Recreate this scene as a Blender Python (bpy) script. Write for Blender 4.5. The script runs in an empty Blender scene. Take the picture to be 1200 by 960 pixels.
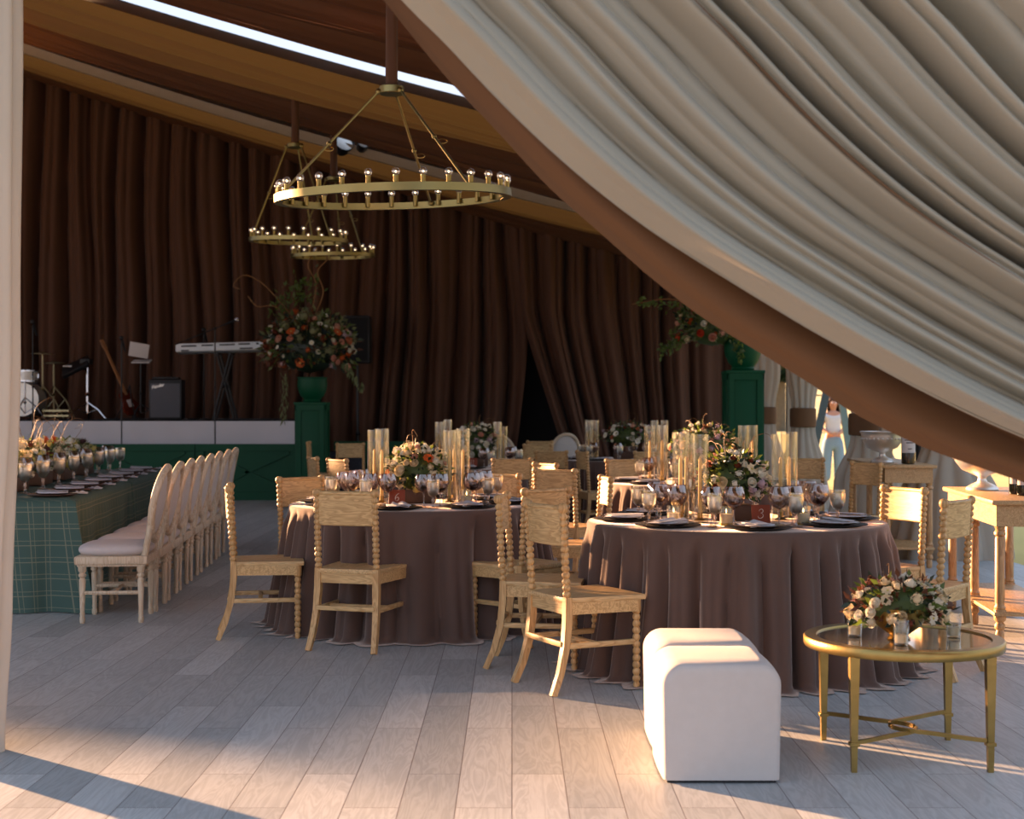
import bpy, bmesh, math, random
from mathutils import Vector, Matrix, noise
from math import sin, cos, pi, radians as R
random.seed(7)
F = 1700.0; H = 1.34
SC = bpy.context.scene
COL = SC.collection
def W(px, Y): return (px - 600) / F * Y
def ZZ(py, Y): return H - (py - 480) / F * Y
def lin(c):
    c = c / 255.0
    return c / 12.92 if c <= 0.04045 else ((c + 0.055) / 1.055) ** 2.4
def rgb(r, g, b): return (lin(r), lin(g), lin(b), 1)

# ---------------------------------------------------------------- mesh builder
class MB:
    def __init__(s): s.v = []; s.f = []; s.mi = []; s.m = 0
    def add(s, vs, fs, M=None):
        n = len(s.v)
        if M is not None: vs = [M @ Vector(p) for p in vs]
        s.v += [tuple(p) for p in vs]
        for f in fs: s.f.append(tuple(i + n for i in f)); s.mi.append(s.m)
        return s
    def box(s, c, d, rz=0, bev=0, seg=2, M=None):
        x, y, z = d[0] / 2, d[1] / 2, d[2] / 2
        T = Matrix.Translation(Vector(c)) @ Matrix.Rotation(rz, 4, 'Z')
        if M is not None: T = M @ T
        if bev:
            bm = bmesh.new(); bmesh.ops.create_cube(bm, size=1)
            for w in bm.verts: w.co = Vector((w.co.x * d[0], w.co.y * d[1], w.co.z * d[2]))
            bmesh.ops.bevel(bm, geom=bm.edges[:], offset=bev, segments=seg, profile=.5, affect='EDGES')
            bm.verts.index_update()
            vs = [w.co.copy() for w in bm.verts]; fs = [[w.index for w in f.verts] for f in bm.faces]; bm.free()
            return s.add(vs, fs, T)
        vs = [(-x,-y,-z),(x,-y,-z),(x,y,-z),(-x,y,-z),(-x,-y,z),(x,-y,z),(x,y,z),(-x,y,z)]
        return s.add(vs, [(0,3,2,1),(4,5,6,7),(0,1,5,4),(1,2,6,5),(2,3,7,6),(3,0,4,7)], T)
    def tube(s, pts, rad, seg=8, sq=None, closed=False):
        pts = [Vector(p) for p in pts]; n = len(pts)
        if not isinstance(rad, (list, tuple)): rad = [rad] * n
        up = None; vs = []; fs = []
        for i, p in enumerate(pts):
            if closed: t = pts[(i + 1) % n] - pts[i - 1]
            else: t = pts[min(i + 1, n - 1)] - pts[max(i - 1, 0)]
            t.normalize()
            if up is None: up = Vector((0, 1, 0)) if abs(t.y) < .9 else Vector((0, 0, 1))
            a = t.cross(up)
            if a.length < 1e-6: a = t.orthogonal()
            a.normalize(); b = a.cross(t).normalized(); up = b if not sq else up
            for k in range(seg):
                th = 2 * pi * k / seg + (pi / 4 if sq else 0)
                ra = rad[i] * (sq[0] if sq else 1); rb = rad[i] * (sq[1] if sq else 1)
                vs.append(p + a * (cos(th) * ra) + b * (sin(th) * rb))
        for i in range(n if closed else n - 1):
            for k in range(seg):
                j = (i + 1) % n
                fs.append((i * seg + k, i * seg + (k + 1) % seg, j * seg + (k + 1) % seg, j * seg + k))
        if not closed:
            fs.append(tuple(range(seg))[::-1]); fs.append(tuple((n - 1) * seg + k for k in range(seg)))
        return s.add(vs, fs)
    def lathe(s, prof, seg=16, c=(0, 0, 0), M=None, loop=False):
        vs = []; fs = []; idx = []
        for r, z in prof:
            if r < 1e-6: idx.append([len(vs)]); vs.append((c[0], c[1], c[2] + z))
            else:
                idx.append(list(range(len(vs), len(vs) + seg)))
                vs += [(c[0] + r * cos(2*pi*k/seg), c[1] + r * sin(2*pi*k/seg), c[2] + z) for k in range(seg)]
        pr = list(zip(idx, idx[1:]))
        if loop: pr.append((idx[-1], idx[0]))
        for a, b in pr:
            for k in range(seg):
                k2 = (k + 1) % seg
                if len(a) == 1 and len(b) == 1: continue
                if len(a) == 1: fs.append((a[0], b[k2], b[k]))
                elif len(b) == 1: fs.append((a[k], a[k2], b[0]))
                else: fs.append((a[k], a[k2], b[k2], b[k]))
        return s.add(vs, fs, M)
    def grid(s, fn, nu, nv, wrap=False):
        vs = [fn(i / nu, j / nv) for j in range(nv + 1) for i in range(nu if wrap else nu + 1)]
        w = nu if wrap else nu + 1; fs = []
        for j in range(nv):
            for i in range(nu):
                i2 = (i + 1) % w
                fs.append((j*w+i, j*w+i2, (j+1)*w+i2, (j+1)*w+i))
        return s.add(vs, fs)
    def prism(s, poly, y0, y1, M=None):      # polygon in XZ, extruded in Y
        n = len(poly)
        vs = [(x, y0, z) for x, z in poly] + [(x, y1, z) for x, z in poly]
        fs = [tuple(range(n)), tuple(range(2*n-1, n-1, -1))] + [(i, i + n, (i+1) % n + n, (i+1) % n) for i in range(n)]
        return s.add(vs, fs, M)
    def ball(s, c, r, seg=10, sc=(1, 1, 1), M=None):
        n = max(4, seg // 2)
        T = Matrix.Translation(Vector(c)) @ Matrix.Diagonal((sc[0], sc[1], sc[2], 1))
        if M is not None: T = M @ T
        return s.lathe([(r * sin(pi*i/n), -r * cos(pi*i/n)) for i in range(n + 1)], seg, M=T)
    def mesh(s, name, mats, smooth=True, ang=38):
        me = bpy.data.meshes.new(name); me.from_pydata(s.v, [], s.f)
        if not isinstance(mats, (list, tuple)): mats = [mats]
        for m in mats: me.materials.append(m)
        if len(mats) > 1: me.polygons.foreach_set('material_index', s.mi)
        if smooth:
            me.polygons.foreach_set('use_smooth', [True] * len(me.polygons)); me.set_sharp_from_angle(angle=R(ang))
        me.update(); return me
    def build(s, name, mats, parent=None, loc=(0, 0, 0), rz=0, smooth=True, ang=38, solid=0):
        o = bpy.data.objects.new(name, s.mesh(name, mats, smooth, ang)); COL.objects.link(o)
        o.location = loc; o.rotation_euler = (0, 0, rz); o.parent = parent
        if solid:
            md = o.modifiers.new('thick', 'SOLIDIFY'); md.thickness = solid; md.offset = 0
        return o

def tag(o, label=None, cat=None, group=None, kind=None):
    if label: o['label'] = label
    if cat: o['category'] = cat
    if group: o['group'] = group
    if kind: o['kind'] = kind
    return o
def empty(name, loc=(0, 0, 0), rz=0, parent=None):
    o = bpy.data.objects.new(name, None); COL.objects.link(o); o.empty_display_size = .1
    o.location = loc; o.rotation_euler = (0, 0, rz); o.parent = parent; return o
def inst(name, me, parent=None, loc=(0, 0, 0), rot=(0, 0, 0), sc=1):
    o = bpy.data.objects.new(name, me); COL.objects.link(o); o.location = loc; o.rotation_euler = rot
    o.scale = (sc, sc, sc) if not isinstance(sc, tuple) else sc; o.parent = parent; return o
KIDS = {}
def copy_tree(o, parent=None, top=True):
    c = o.copy(); COL.objects.link(c); c.parent = parent
    for ch in [x for x in bpy.data.objects if x.parent == o]: copy_tree(ch, c, False)
    return c
class Proto:
    """first use hands out the original, later uses hand out copies with their parts"""
    def __init__(s, root): s.root = root; s.used = False; s.kids = {}; s.scan(root)
    def scan(s, o):
        s.kids[o.name] = [x for x in bpy.data.objects if x.parent == o]
        for k in s.kids[o.name]: s.scan(k)
    def cp(s, o, parent):
        c = o.copy(); COL.objects.link(c); c.parent = parent
        for ch in s.kids[o.name]: s.cp(ch, c)
        return c
    def put(s, loc, rz=0, label=None, cat=None, group=None, sc=None, rot=None):
        o = s.root if not s.used else s.cp(s.root, None)
        s.used = True
        o.location = loc; o.rotation_euler = rot if rot else (0, 0, rz)
        if sc: o.scale = (sc, sc, sc) if not isinstance(sc, tuple) else sc
        tag(o, label, cat, group); return o

# ---------------------------------------------------------------- materials
def mat(name):
    m = bpy.data.materials.new(name); m.use_nodes = True
    nt = m.node_tree; return m, nt, nt.nodes['Principled BSDF']
def N(nt, t, **kw):
    n = nt.nodes.new(t)
    for k, v in kw.items():
        if k in n.inputs: n.inputs[k].default_value = v
        else: setattr(n, k, v)
    return n
def simple(name, col, rough=.5, metal=0, var=.12, scale=12, bump=0, bscale=200, stretch=(1, 1, 1), coat=0, sheen=0, trans=0, spec=.5, tcol=None):
    m, nt, p = mat(name); L = nt.links.new
    tc = N(nt, 'ShaderNodeTexCoord'); mp = N(nt, 'ShaderNodeMapping'); L(tc.outputs['Object'], mp.inputs[0])
    mp.inputs['Scale'].default_value = stretch
    nz = N(nt, 'ShaderNodeTexNoise', Scale=scale, Detail=4.0); L(mp.outputs[0], nz.inputs['Vector'])
    mx = N(nt, 'ShaderNodeMix', data_type='RGBA'); L(nz.outputs['Fac'], mx.inputs[0])
    mx.inputs[6].default_value = tuple(c * (1 - var) for c in col[:3]) + (1,)
    mx.inputs[7].default_value = tuple(min(1, c * (1 + var)) for c in col[:3]) + (1,)
    L(mx.outputs[2], p.inputs['Base Color'])
    p.inputs['Roughness'].default_value = rough; p.inputs['Metallic'].default_value = metal
    p.inputs['Coat Weight'].default_value = coat; p.inputs['Specular IOR Level'].default_value = spec
    if sheen: p.inputs['Sheen Weight'].default_value = sheen; p.inputs['Sheen Roughness'].default_value = .35
    if bump:
        bn = N(nt, 'ShaderNodeTexNoise', Scale=bscale, Detail=2.0); L(mp.outputs[0], bn.inputs['Vector'])
        bp = N(nt, 'ShaderNodeBump', Strength=bump, Distance=.002); L(bn.outputs['Fac'], bp.inputs['Height']); L(bp.outputs[0], p.inputs['Normal'])
    if trans:
        t = N(nt, 'ShaderNodeBsdfTranslucent'); ms = N(nt, 'ShaderNodeMixShader'); ms.inputs[0].default_value = trans
        if tcol: t.inputs[0].default_value = tcol
        else: L(mx.outputs[2], t.inputs[0])
        L(p.outputs[0], ms.inputs[1]); L(t.outputs[0], ms.inputs[2]); L(ms.outputs[0], nt.nodes['Material Output'].inputs[0])
    return m
def woodmat(name, c1, c2, axis='z', rough=.5, dens=1.0):
    m, nt, p = mat(name); L = nt.links.new
    tc = N(nt, 'ShaderNodeTexCoord'); mp = N(nt, 'ShaderNodeMapping'); L(tc.outputs['Object'], mp.inputs[0])
    s = {'x': (1.2, 9, 9), 'y': (9, 1.2, 9), 'z': (9, 9, 1.2)}[axis]; mp.inputs['Scale'].default_value = tuple(k * dens for k in s)
    oi = N(nt, 'ShaderNodeObjectInfo'); L(oi.outputs['Random'], mp.inputs['Location'])
    nz = N(nt, 'ShaderNodeTexNoise', Scale=2.2, Detail=3.0, Distortion=.25); L(mp.outputs[0], nz.inputs['Vector'])
    ml = N(nt, 'ShaderNodeMath', operation='MULTIPLY'); ml.inputs[1].default_value = 9; L(nz.outputs['Fac'], ml.inputs[0])
    fr = N(nt, 'ShaderNodeMath', operation='FRACT'); L(ml.outputs[0], fr.inputs[0])
    cr = N(nt, 'ShaderNodeValToRGB'); L(fr.outputs[0], cr.inputs[0])
    e = cr.color_ramp.elements; e[0].position = 0; e[0].color = c1; e[1].position = .75; e[1].color = c2
    k = cr.color_ramp.elements.new(1.0); k.color = c1
    L(cr.outputs[0], p.inputs['Base Color']); p.inputs['Roughness'].default_value = rough
    bp = N(nt, 'ShaderNodeBump', Strength=.15, Distance=.001); L(fr.outputs[0], bp.inputs['Height']); L(bp.outputs[0], p.inputs['Normal'])
    return m
def glassmat(name, col, alpha=.12, rough=.02, edge=.75, gcol=(.9,.9,.9,1)):
    """thin clear glass: see-through face on, mirror-like and tinted at grazing angles"""
    m, nt, p = mat(name); L = nt.links.new; nt.nodes.remove(p)
    lw = N(nt, 'ShaderNodeLayerWeight', Blend=.35)
    mr = N(nt, 'ShaderNodeMapRange'); L(lw.outputs['Facing'], mr.inputs['Value']); mr.inputs['To Min'].default_value = alpha; mr.inputs['To Max'].default_value = edge
    tr = N(nt, 'ShaderNodeBsdfTransparent'); tr.inputs[0].default_value = col
    gl = N(nt, 'ShaderNodeBsdfGlossy', Roughness=rough); gl.inputs[0].default_value = gcol
    ms = N(nt, 'ShaderNodeMixShader'); L(mr.outputs[0], ms.inputs[0]); L(tr.outputs[0], ms.inputs[1]); L(gl.outputs[0], ms.inputs[2])
    L(ms.outputs[0], nt.nodes['Material Output'].inputs[0]); return m

M = {}
M['ash_x'] = woodmat('ash wood x', rgb(176,139,88), rgb(212,176,122), 'x')
M['ash_z'] = woodmat('ash wood z', rgb(172,131,80), rgb(206,166,112), 'z', dens=.8)
M['ash_y'] = woodmat('ash wood y', rgb(178,141,90), rgb(212,177,126), 'y')
M['oak_x'] = woodmat('oak console', rgb(168,132,88), rgb(196,160,114), 'y', .45)
M['oak_z'] = woodmat('oak leg', rgb(160,118,74), rgb(190,150,102), 'z', .45)
M['lime_wood'] = woodmat('limed wood', rgb(186,162,134), rgb(210,192,166), 'z', .7, dens=.7)
M['velvet'] = simple('mauve brown velvet', rgb(90,69,60), .85, var=.14, scale=5, bump=.3, bscale=400, sheen=.9)
M['velvet'].node_tree.nodes['Principled BSDF'].inputs['Sheen Tint'].default_value = (.95, .82, .74, 1)
M['linen'] = simple('white linen upholstery', rgb(194,186,180), .9, var=.05, scale=30, bump=.6, bscale=700, sheen=.2)
M['cushion'] = simple('grey white cushion', rgb(196,186,182), .9, var=.05, scale=25, bump=.4, bscale=500)
M['napkin'] = simple('off white napkin', rgb(196,194,198), .9, var=.06, scale=30)
M['drape_brown'] = simple('brown drape', rgb(82,50,31), .8, var=.12, scale=2, bump=.2, bscale=300, sheen=.1)
M['ceiling_fabric'] = simple('amber brown ceiling cloth', rgb(92,57,33), .7, var=.12, scale=1.2, trans=.22, tcol=rgb(186,118,46), stretch=(.3,2,1))
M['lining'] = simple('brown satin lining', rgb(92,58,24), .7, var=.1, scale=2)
M['swag'] = simple('taupe grey drape', rgb(144,138,123), .85, var=.06, scale=3, bump=.25, bscale=500, sheen=.1)
M['drape_cream'] = simple('cream drape', rgb(198,188,172), .85, var=.05, scale=4, bump=.25, bscale=450, trans=.10, tcol=rgb(225,195,160))
M['drape_grey'] = simple('grey side drape', rgb(180,176,166), .85, var=.05, scale=4, trans=.35, tcol=rgb(225,190,140))
M['green'] = simple('dark green paint', rgb(4,74,46), .5, var=.08, scale=4, spec=.25)
M['stage_white'] = simple('pale stage skirt', rgb(222,218,222), .85, var=.06, scale=3)
M['black'] = simple('black plastic', rgb(14,14,17), .45, var=.1)
M['blacksoft'] = simple('black cloth', rgb(12,11,14), .9, var=.2)
M['darkblue'] = simple('navy case', rgb(14,18,34), .6)
M['gold'] = simple('antique gold leaf', rgb(164,138,82), .34, 1, var=.3, scale=14, bump=.3, bscale=60)
M['brass'] = simple('aged brass', rgb(150,138,92), .36, 1, var=.1)
M['chrome'] = simple('chrome', rgb(200,200,205), .15, 1, var=.05)
M['steel'] = simple('worn steel', rgb(150,140,110), .3, 1, var=.1)
M['silver'] = simple('polished silver', rgb(226,220,212), .42, .85, var=.08, scale=20, bump=.4, bscale=60)
M['glass'] = glassmat('clear glass', (.96,.97,.96,1), .06)
M['smoke_glass'] = glassmat('smoky amber glass', (.84,.77,.74,1), .12, edge=.6, gcol=(.86,.80,.76,1))
M['amber_glass'] = glassmat('pale gold glass', (.975,.96,.92,1), .05, edge=.45)
M['wine'] = simple('dark wine', rgb(52,20,22), .1, var=.05)
M['water'] = glassmat('water', (.86,.84,.80,1), .45, rough=.35, edge=.7, gcol=(.95,.9,.84,1))
M['candle'] = simple('ivory wax', rgb(232,214,180), .5, var=.03, trans=.25)
M['taper'] = simple('mustard taper wax', rgb(206,178,122), .5, var=.03, trans=.25)
M['charger'] = simple('dark woven charger', rgb(40,34,30), .5, var=.3, scale=80, bump=.8, bscale=180)
M['plate'] = simple('bronze glazed plate', rgb(92,78,70), .25, var=.1, coat=.4)
M['brown_plate'] = simple('rust brown plate', rgb(104,62,44), .3, var=.15, coat=.3)
M['roof_vinyl'] = simple('white roof vinyl', rgb(215,215,215), .5, var=.03)
M['card'] = simple('rust leather card', rgb(132,58,32), .7, var=.1)
M['ink'] = simple('white ink', rgb(225,215,205), .6, var=.02)
M['terracotta'] = simple('wooden flower trough', rgb(78,52,34), .6, var=.2)
M['leaf'] = simple('green leaf', rgb(74,92,46), .55, var=.35, scale=9, trans=.3, tcol=rgb(120,140,40))
M['leaf_dark'] = simple('dark leaf', rgb(26,44,26), .45, var=.35, scale=9, trans=.15)
M['leaf_rust'] = simple('rust leaf', rgb(98,58,34), .6, var=.35, scale=9, trans=.3)
M['sage'] = simple('sage leaf', rgb(120,128,84), .65, var=.25, scale=9, trans=.3)
M['twig'] = simple('curly twig', rgb(122,84,44), .6, var=.2)
PET = {'white': rgb(232,226,208), 'cream': rgb(226,208,170), 'blush': rgb(214,158,134), 'peach': rgb(206,120,82), 'orange': rgb(196,88,28), 'rust': rgb(120,52,26),
       'burgundy': rgb(68,22,26), 'lilac': rgb(196,168,176), 'yellow': rgb(214,196,110), 'coral': rgb(206,72,38), 'sage': rgb(140,140,100)}
for k, c in PET.items(): M['pet_' + k] = simple(k + ' petal', c, .65, var=.1, scale=20, trans=.25)
M['jeans'] = simple('light blue denim', rgb(120,150,172), .85, var=.12, scale=20, bump=.3)
M['tee'] = simple('white cotton', rgb(205,208,214), .9, var=.04)
M['skin'] = simple('skin', rgb(190,138,112), .5, var=.05)
M['hair'] = simple('brown hair', rgb(74,46,34), .55, var=.3, scale=60)
M['bulb_glow'] = None
def emis(name, col, st):
    m, nt, p = mat(name); p.inputs['Base Color'].default_value = col; p.inputs['Emission Color'].default_value = col; p.inputs['Emission Strength'].default_value = st; return m
M['bulb_glass'] = glassmat('bulb glass', (.95,.93,.9,1), .28, .08, .95)
M['filament'] = emis('warm filament', (1, .66, .36, 1), 9)
M['flame'] = emis('candle flame', (1, .6, .2, 1), 12)
M['grey_paint'] = simple('grey painted timber', rgb(72,84,86), .6)
M['grey_paint2'] = simple('sage grey timber', rgb(120,140,138), .6)
M['alu'] = simple('tent beam', rgb(150,132,112), .6, var=.1)
M['screen'] = simple('silver laptop lid', rgb(205,198,194), .5, var=.03)
M['amp'] = simple('grey amp cloth', rgb(92,92,98), .85, var=.15, scale=90)
M['kb'] = simple('silver keyboard', rgb(222,228,234), .4, var=.05)
M['bark'] = simple('bark', rgb(96,86,70), .9, var=.3, scale=8)
M['bottle'] = simple('dark green bottle', rgb(10,14,10), .08, var=.05)
M['paper'] = simple('paper label', rgb(190,186,184), .7, var=.04)
M['redwood'] = simple('guitar sunburst', rgb(92,32,16), .25, var=.3, coat=.6)
M['maple'] = simple('maple neck', rgb(150,100,60), .4, var=.1)

# floor planks
def floormat():
    m, nt, p = mat('grey oak planks'); L = nt.links.new
    tc = N(nt, 'ShaderNodeTexCoord'); mp = N(nt, 'ShaderNodeMapping'); L(tc.outputs['Object'], mp.inputs[0]); mp.inputs['Rotation'].default_value = (0, 0, R(90))
    br = N(nt, 'ShaderNodeTexBrick', Scale=1.0); L(mp.outputs[0], br.inputs['Vector'])
    br.offset = .37; br.offset_frequency = 2; br.squash = 1
    br.inputs['Brick Width'].default_value = 1.22; br.inputs['Row Height'].default_value = .19; br.inputs['Mortar Size'].default_value = .0022; br.inputs['Mortar Smooth'].default_value = .3; br.inputs['Bias'].default_value = 0
    br.inputs['Color1'].default_value = rgb(158,162,163); br.inputs['Color2'].default_value = rgb(184,187,187); br.inputs['Mortar'].default_value = rgb(112,106,106)
    mg = N(nt, 'ShaderNodeMapping'); L(tc.outputs['Object'], mg.inputs[0]); mg.inputs['Scale'].default_value = (9, .9, 1)
    # shift the grain from plank to plank
    ad = N(nt, 'ShaderNodeVectorMath', operation='MULTIPLY_ADD'); L(br.outputs['Color'], ad.inputs[0]); ad.inputs[1].default_value = (37, 53, 11); L(mg.outputs[0], ad.inputs[2])
    nz = N(nt, 'ShaderNodeTexNoise', Scale=1.6, Detail=5.0, Distortion=1.2); L(ad.outputs[0], nz.inputs['Vector'])
    ml = N(nt, 'ShaderNodeMath', operation='MULTIPLY'); ml.inputs[1].default_value = 7; L(nz.outputs['Fac'], ml.inputs[0])
    fr = N(nt, 'ShaderNodeMath', operation='PINGPONG'); fr.inputs[1].default_value = .5; L(ml.outputs[0], fr.inputs[0])
    mr = N(nt, 'ShaderNodeMapRange'); L(fr.outputs[0], mr.inputs[0]); mr.inputs['From Max'].default_value = .5; mr.inputs['To Min'].default_value = .86; mr.inputs['To Max'].default_value = 1.08
    mx = N(nt, 'ShaderNodeMix', data_type='RGBA', blend_type='MULTIPLY'); mx.inputs[0].default_value = 1; L(br.outputs['Color'], mx.inputs[6])
    cb = N(nt, 'ShaderNodeCombineColor'); [L(mr.outputs[0], cb.inputs[i]) for i in range(3)]; L(cb.outputs[0], mx.inputs[7])
    L(mx.outputs[2], p.inputs['Base Color']); p.inputs['Roughness'].default_value = .48
    bp = N(nt, 'ShaderNodeBump', Strength=.25, Distance=.002); L(br.outputs['Fac'], bp.inputs['Height']); bp.invert = True; L(bp.outputs[0], p.inputs['Normal'])
    return m
M['floor'] = floormat()
def plaidmat():
    m, nt, p = mat('green plaid cloth'); L = nt.links.new
    tc = N(nt, 'ShaderNodeTexCoord'); sp = N(nt, 'ShaderNodeSeparateXYZ'); L(tc.outputs['Object'], sp.inputs[0])
    s = N(nt, 'ShaderNodeMath', operation='ADD'); L(sp.outputs[0], s.inputs[0]); L(sp.outputs[1], s.inputs[1])
    def line(src, per, w, off=0):
        a = N(nt, 'ShaderNodeMath', operation='MULTIPLY_ADD'); L(src, a.inputs[0]); a.inputs[1].default_value = 1 / per; a.inputs[2].default_value = 50 + off
        f = N(nt, 'ShaderNodeMath', operation='FRACT'); L(a.outputs[0], f.inputs[0])
        c = N(nt, 'ShaderNodeMath', operation='LESS_THAN'); L(f.outputs[0], c.inputs[0]); c.inputs[1].default_value = w; return c.outputs[0]
    ls = [line(s.outputs[0], .11, .05), line(s.outputs[0], .11, .035, .72), line(sp.outputs[2], .11, .05), line(sp.outputs[2], .11, .035, .72)]
    acc = ls[0]
    for l in ls[1:]:
        a = N(nt, 'ShaderNodeMath', operation='MAXIMUM'); L(acc, a.inputs[0]); L(l, a.inputs[1]); acc = a.outputs[0]
    mu = N(nt, 'ShaderNodeMath', operation='MULTIPLY'); L(acc, mu.inputs[0]); mu.inputs[1].default_value = .38
    mx = N(nt, 'ShaderNodeMix', data_type='RGBA'); L(mu.outputs[0], mx.inputs[0]); mx.inputs[6].default_value = rgb(62,88,80); mx.inputs[7].default_value = rgb(170,160,130)
    L(mx.outputs[2], p.inputs['Base Color']); p.inputs['Roughness'].default_value = .8
    return m
M['plaid'] = plaidmat()
M['grass'] = simple('dry grass', rgb(196,176,104), .9, var=.25, scale=.35, bump=.5, bscale=40)
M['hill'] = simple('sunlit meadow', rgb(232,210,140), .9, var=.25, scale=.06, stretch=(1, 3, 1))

# ---------------------------------------------------------------- world, sun, camera
w = bpy.data.worlds.new('sky'); SC.world = w; w.use_nodes = True
wn = w.node_tree; bg = wn.nodes['Background']
tc = wn.nodes.new('ShaderNodeTexCoord'); sx = wn.nodes.new('ShaderNodeSeparateXYZ'); wn.links.new(tc.outputs['Generated'], sx.inputs[0])
cr = wn.nodes.new('ShaderNodeValToRGB'); wn.links.new(sx.outputs[2], cr.inputs[0])
e = cr.color_ramp.elements; e[0].position = 0; e[0].color = (.82, .82, .88, 1); e[1].position = .35; e[1].color = (.62, .76, 1.0, 1)
wn.links.new(cr.outputs[0], bg.inputs[0]); bg.inputs[1].default_value = 1.36
SUN_AZ = Vector((-.77, .64)); EL = R(9.5)
sd = bpy.data.lights.new('sun', 'SUN'); sd.energy = 33; sd.angle = R(.9); sd.color = (1, .54, .27)
so = bpy.data.objects.new('sun', sd); COL.objects.link(so)
dv = Vector((SUN_AZ.x * cos(EL), SUN_AZ.y * cos(EL), sin(EL)))
so.rotation_euler = dv.to_track_quat('Z', 'Y').to_euler(); so.location = (-30, 30, 12)
cd = bpy.data.cameras.new('camera'); co = bpy.data.objects.new('camera', cd); COL.objects.link(co)
cd.sensor_width = 36; cd.lens = 36 * F / 1200; co.location = (0, 0, H); co.rotation_euler = (R(90), 0, 0); cd.clip_end = 500
cd.dof.use_dof = True; cd.dof.focus_distance = 7.4; cd.dof.aperture_fstop = 4.0
SC.camera = co
SC.view_settings.view_transform = 'Standard'; SC.view_settings.look = 'None'; SC.view_settings.gamma = 1; SC.view_settings.use_curve_mapping = False
SC.view_settings.exposure = 0.0
# ================================================================ SETTING
b = MB(); b.box((-6.4, 10.5, -.05), (21.6, 29.4, .1)); fl = b.build('floor', M['floor']); tag(fl, kind='structure')
b = MB(); b.grid(lambda u, v: (-80 + 200 * u, -40 + 80 * v, -.14 + .02 * noise.noise(Vector((u * 60, v * 30, 0)))), 60, 40)
tag(b.build('ground', M['grass']), kind='structure')
b = MB(); b.grid(lambda u, v: (-80 + 240 * u, 40 + 130 * v, -.14 + 6.3 * (v ** 1.25) + .25 * noise.noise(Vector((u * 9, v * 9, 3))) * v), 70, 40)
tag(b.build('hill', M['hill']), kind='structure')

def roofz(x):
    if x < -9: return 4.75 + .25 * 9 + .006 * 81 - .20 * (-9 - x)
    return 4.75 - .25 * x + .006 * x * x
def foldf(t, seed, n=5):
    """gathered-cloth profile: sharp valleys, round ridges"""
    s = 0
    rnd = random.Random(seed); 
    for k in range(n):
        fr = rnd.uniform(.7, 1.4) * (1 + k * .9); ph = rnd.uniform(0, 6.28); s += abs(sin(fr * t + ph)) / (1 + k * .6)
    return s / n * 1.6
# back curtain: gathered brown drapes along the back gable, parted near the middle
def back_drape(x0, x1, seed, label, pull=0, ztop=None, Y=25.1):
    n = int((x1 - x0) * 44)
    def fn(u, v):
        x = x0 + (x1 - x0) * u; z = (roofz(x) - .12) * v
        zz = 1 - v
        q = x * 7.0 + 1.6 * noise.noise(Vector((x * .8, z * .10, seed))) + .5 * noise.noise(Vector((x * 2, z * .25, seed + 4)))
        a = abs(sin(q)); a2 = abs(sin(q * 2.3 + 1))
        d = (a ** .55 * .40 + a2 ** .8 * .10) * (.75 + .35 * zz) * (1 + .5 * noise.noise(Vector((x * 1.1, z * .2, seed + 7)))) + .14 * noise.noise(Vector((x * .8, z * .15, seed + 5)))
        xs = x + .10 * noise.noise(Vector((x * 1.3, z * .3, seed + 9)))
        if pull:
            k = (1 - u) if pull > 0 else u
            xs += pull * k * k * max(0, (1 - z / 3.0)) ** 1.2
        return (xs, Y - d, z)
    b = MB(); b.grid(fn, n, 26); o = b.build('brown_drape', M['drape_brown'], smooth=True, ang=80)
    tag(o, label, 'drape', None)
back_drape(-13.0, .25, 11, 'floor-length dark brown gathered drape hung behind the stage and instruments', pull=-.25)
back_drape(.15, 4.1, 23, 'dark brown drape pulled aside at its foot behind the round tables and green urn', pull=.9, Y=24.95)
b = MB(); b.prism([(-13, 0), (4.15, 0)] + [(4.15 - 17.15 * i / 12, roofz(4.15 - 17.15 * i / 12) + .25) for i in range(13)], 25.3, 25.4); tag(b.build('wall_back', M['blacksoft']), kind='structure')

# ceiling swags: one cloth per bay, open slots at the rafters show the sky
def ceil_bay(Y0, Y1, seed, label, drop0=0., drop1=0.):
    def fn(u, v):
        x = -17.4 + 21.7 * u; y = Y0 + (Y1 - Y0) * v
        t = (Y1 - Y0) * v
        q = t * 8.2 + 2.0 * noise.noise(Vector((x * .07, t * .5, seed))) + .03 * x
        d = (abs(sin(q)) ** .7 * .17 + .07 * abs(sin(q * .43 + 1))) * (1 + .6 * noise.noise(Vector((x * .1, t * 1.1, seed + 6)))) + .03 * abs(sin(q * 5.1 + 2)) + .16 * noise.noise(Vector((x * .12, t * .8, seed + 3)))
        edge = min(1, v * 12, (1 - v) * 5)
        z = roofz(x) - d * edge - .02 - drop0 * (1 - v) ** 4 - drop1 * v ** 3
        return (x, y, z)
    b = MB(); b.grid(fn, 66, int((Y1 - Y0) * 44)); o = b.build('ceiling_drape', M['ceiling_fabric'], ang=85)
    tag(o, label, 'drape', None)
ceil_bay(4.6, 10.35, 31, 'amber brown pleated ceiling cloth high above the coffee table end of the tent')
ceil_bay(10.75, 15.6, 37, 'amber brown pleated ceiling cloth over the fabric sleeve of the big ring chandelier', 0, 0)
ceil_bay(16.45, 21.05, 41, 'amber brown pleated ceiling cloth beyond the bright roof gap, over the smaller chandeliers', .10, .10)
ceil_bay(21.95, 25.3, 47, 'amber brown pleated ceiling cloth meeting the top of the back drapes', .10, .1)
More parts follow.
